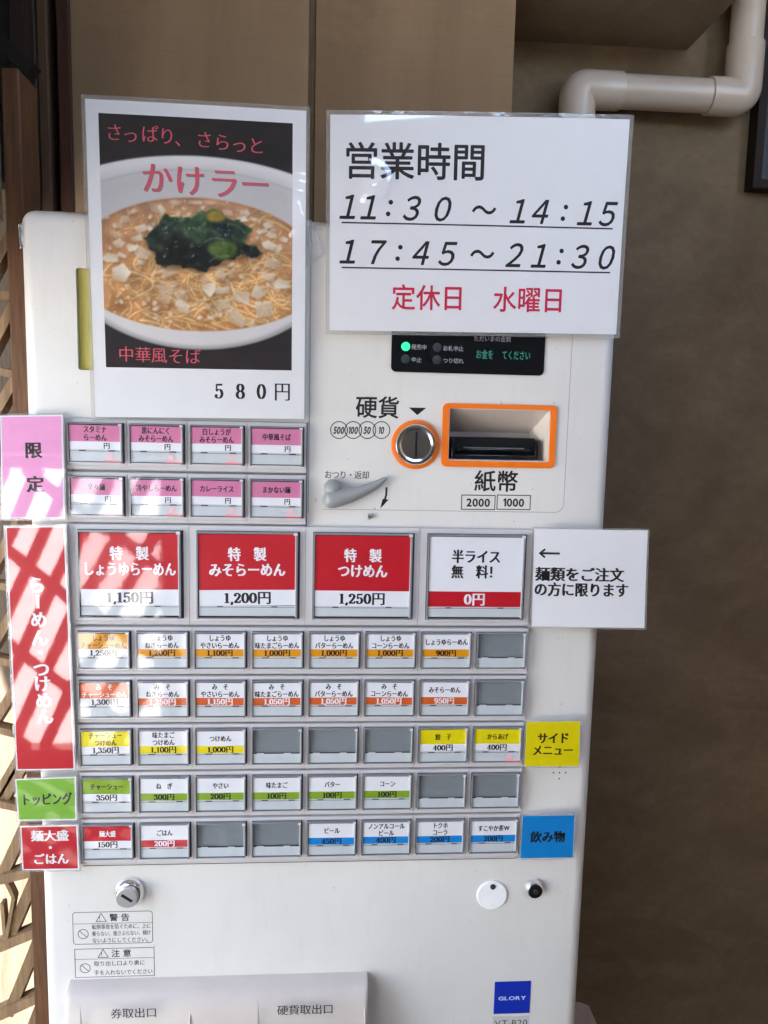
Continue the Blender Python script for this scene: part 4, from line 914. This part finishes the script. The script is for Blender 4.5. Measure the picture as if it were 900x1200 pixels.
    for lx0, ly0, lx1, ly1, wd_ in ((300, 500, 380, 462, 3), (400, 560, 455, 470, 3.5), (452, 540, 520, 528, 3), (380, 510, 410, 560, 3), (540, 470, 600, 500, 3.5), (300, 600, 350, 560, 3), (470, 610, 540, 590, 3)):
        tt_ = np.clip(((X - lx0) * (lx1 - lx0) + (Y - ly0) * (ly1 - ly0)) / ((lx1 - lx0) ** 2 + (ly1 - ly0) ** 2), 0, 1); dd_ = np.hypot(X - lx0 - tt_ * (lx1 - lx0), Y - ly0 - tt_ * (ly1 - ly0) + 9 * np.sin(tt_ * 3.1))
        put(mk * np.exp(-(dd_ / wd_) ** 2) * .55, C_(150, 178, 160) + 0 * X[..., None])
    gl_ = fbm(10, 2); put(mk * sm(.70, .80, gl_) * .8 * np.exp(-((X - 520) / 46) ** 2 - ((Y - 492) / 26) ** 2), C_(110, 176, 216) + 0 * X[..., None]); put(mk * sm(.80, .87, gl_) * .7, C_(196, 210, 200) + 0 * X[..., None])
    k_ = np.array([.22, .56, .22]); img = sum(w_ * np.roll(img, d_, 0) for w_, d_ in zip(k_, (-1, 0, 1))); img = sum(w_ * np.roll(img, d_, 1) for w_, d_ in zip(k_, (-1, 0, 1)))
    img = np.clip(img + (rs.rand(*X.shape)[..., None] - .5) * 5, 0, 255) / 255
    return np.where(img <= .04045, img / 12.92, ((img + .055) / 1.055) ** 2.4)
def picture():
    nx, ny = 250, 326; I = paint(nx, ny)
    u0, v0, u1, v1 = .058, .041, .938, .836
    m = MB(); x0, x1, y1, y0 = u0 * pw, u1 * pw, (1 - v0) * ph, (1 - v1) * ph
    vs = [(x0 + (x1 - x0) * i / (nx - 1), y1 + (y0 - y1) * j / (ny - 1), .1) for j in range(ny) for i in range(nx)]
    fs = [((j + 1) * nx + i, (j + 1) * nx + i + 1, j * nx + i + 1, j * nx + i) for j in range(ny - 1) for i in range(nx - 1)]
    m.add(vs, fs, 'photo_print', False, pfn)
    # the red-pink headings printed over the picture; positions in the print's own pixels
    def P(px, py): return x0 + (px - 75) / 703 * (x1 - x0), y1 - (py - 97) / 915 * (y1 - y0)
    def ps(s, cx, cy, size, **k): X, Y = P(cx, cy); text(m, s, X, Y, size, 'pink_ink', .2, pfn, **k)
    for ch, px, py in zip('さっぱり、さらっと', (130, 188, 258, 320, 378, 455, 520, 582, 645), (162, 168, 162, 166, 172, 172, 178, 184, 184)): ps(ch, px, py, 16.2, style='mincho_l')
    for ch, px, py in zip('かけラー', (280, 400, 525, 640), (315, 318, 322, 322)):
        X, Y = P(px + 3, py + 4); text(m, ch, X, Y, 29.5, 'ink_soft', .16, pfn, style='mincho_m'); ps(ch, px, py, 29.5, style='mincho_m')
    for ch, px, py in zip('中華風そば', (152, 215, 275, 338, 402), (962, 963, 964, 966, 966)): ps(ch, px, py, 15.6, style='mincho_l')
    o = m.build('picture', PT, fix=False); me = o.data
    ca = me.color_attributes.new('print', 'FLOAT_COLOR', 'POINT'); arr = np.ones((len(me.vertices), 4)); arr[:nx * ny, :3] = I.reshape(-1, 3); ca.data.foreach_set('color', arr.ravel())
solid('ink_soft', (150, 120, 130), .6)
picture()
bpy.data.objects.remove(FO)

# --- strips of clear tape
def tape(px, z, label, n=14, amp=1.2, seed=1):
    r2 = np.random.RandomState(seed); C = [(*un(x, y, z), z) for x, y in px]; f = sheetmap(C); N_ = r2.rand(n + 1, n + 1)
    m = MB(); vs = [tuple(f(i / n, j / n) + np.array([0, 0, .4 + amp * N_[j, i]])) for j in range(n + 1) for i in range(n + 1)]
    m.add(vs, [(j * (n + 1) + i, j * (n + 1) + i + 1, (j + 1) * (n + 1) + i + 1, (j + 1) * (n + 1) + i) for j in range(n) for i in range(n)], 'clear_tape', True)
    m.build('tape_strip', None, label, 'tape', 'clear tape on the machine')
tape([(352, 258), (366, 258), (356, 318), (378, 296)], ZC + 2, 'crumpled clear tape at the right edge of the noodle poster', seed=2)
tape([(22, 264), (27, 262), (24, 292), (29, 290)], ZC - 4, 'scrap of clear tape on the upper left edge of the machine', 6, 2.5, 3)
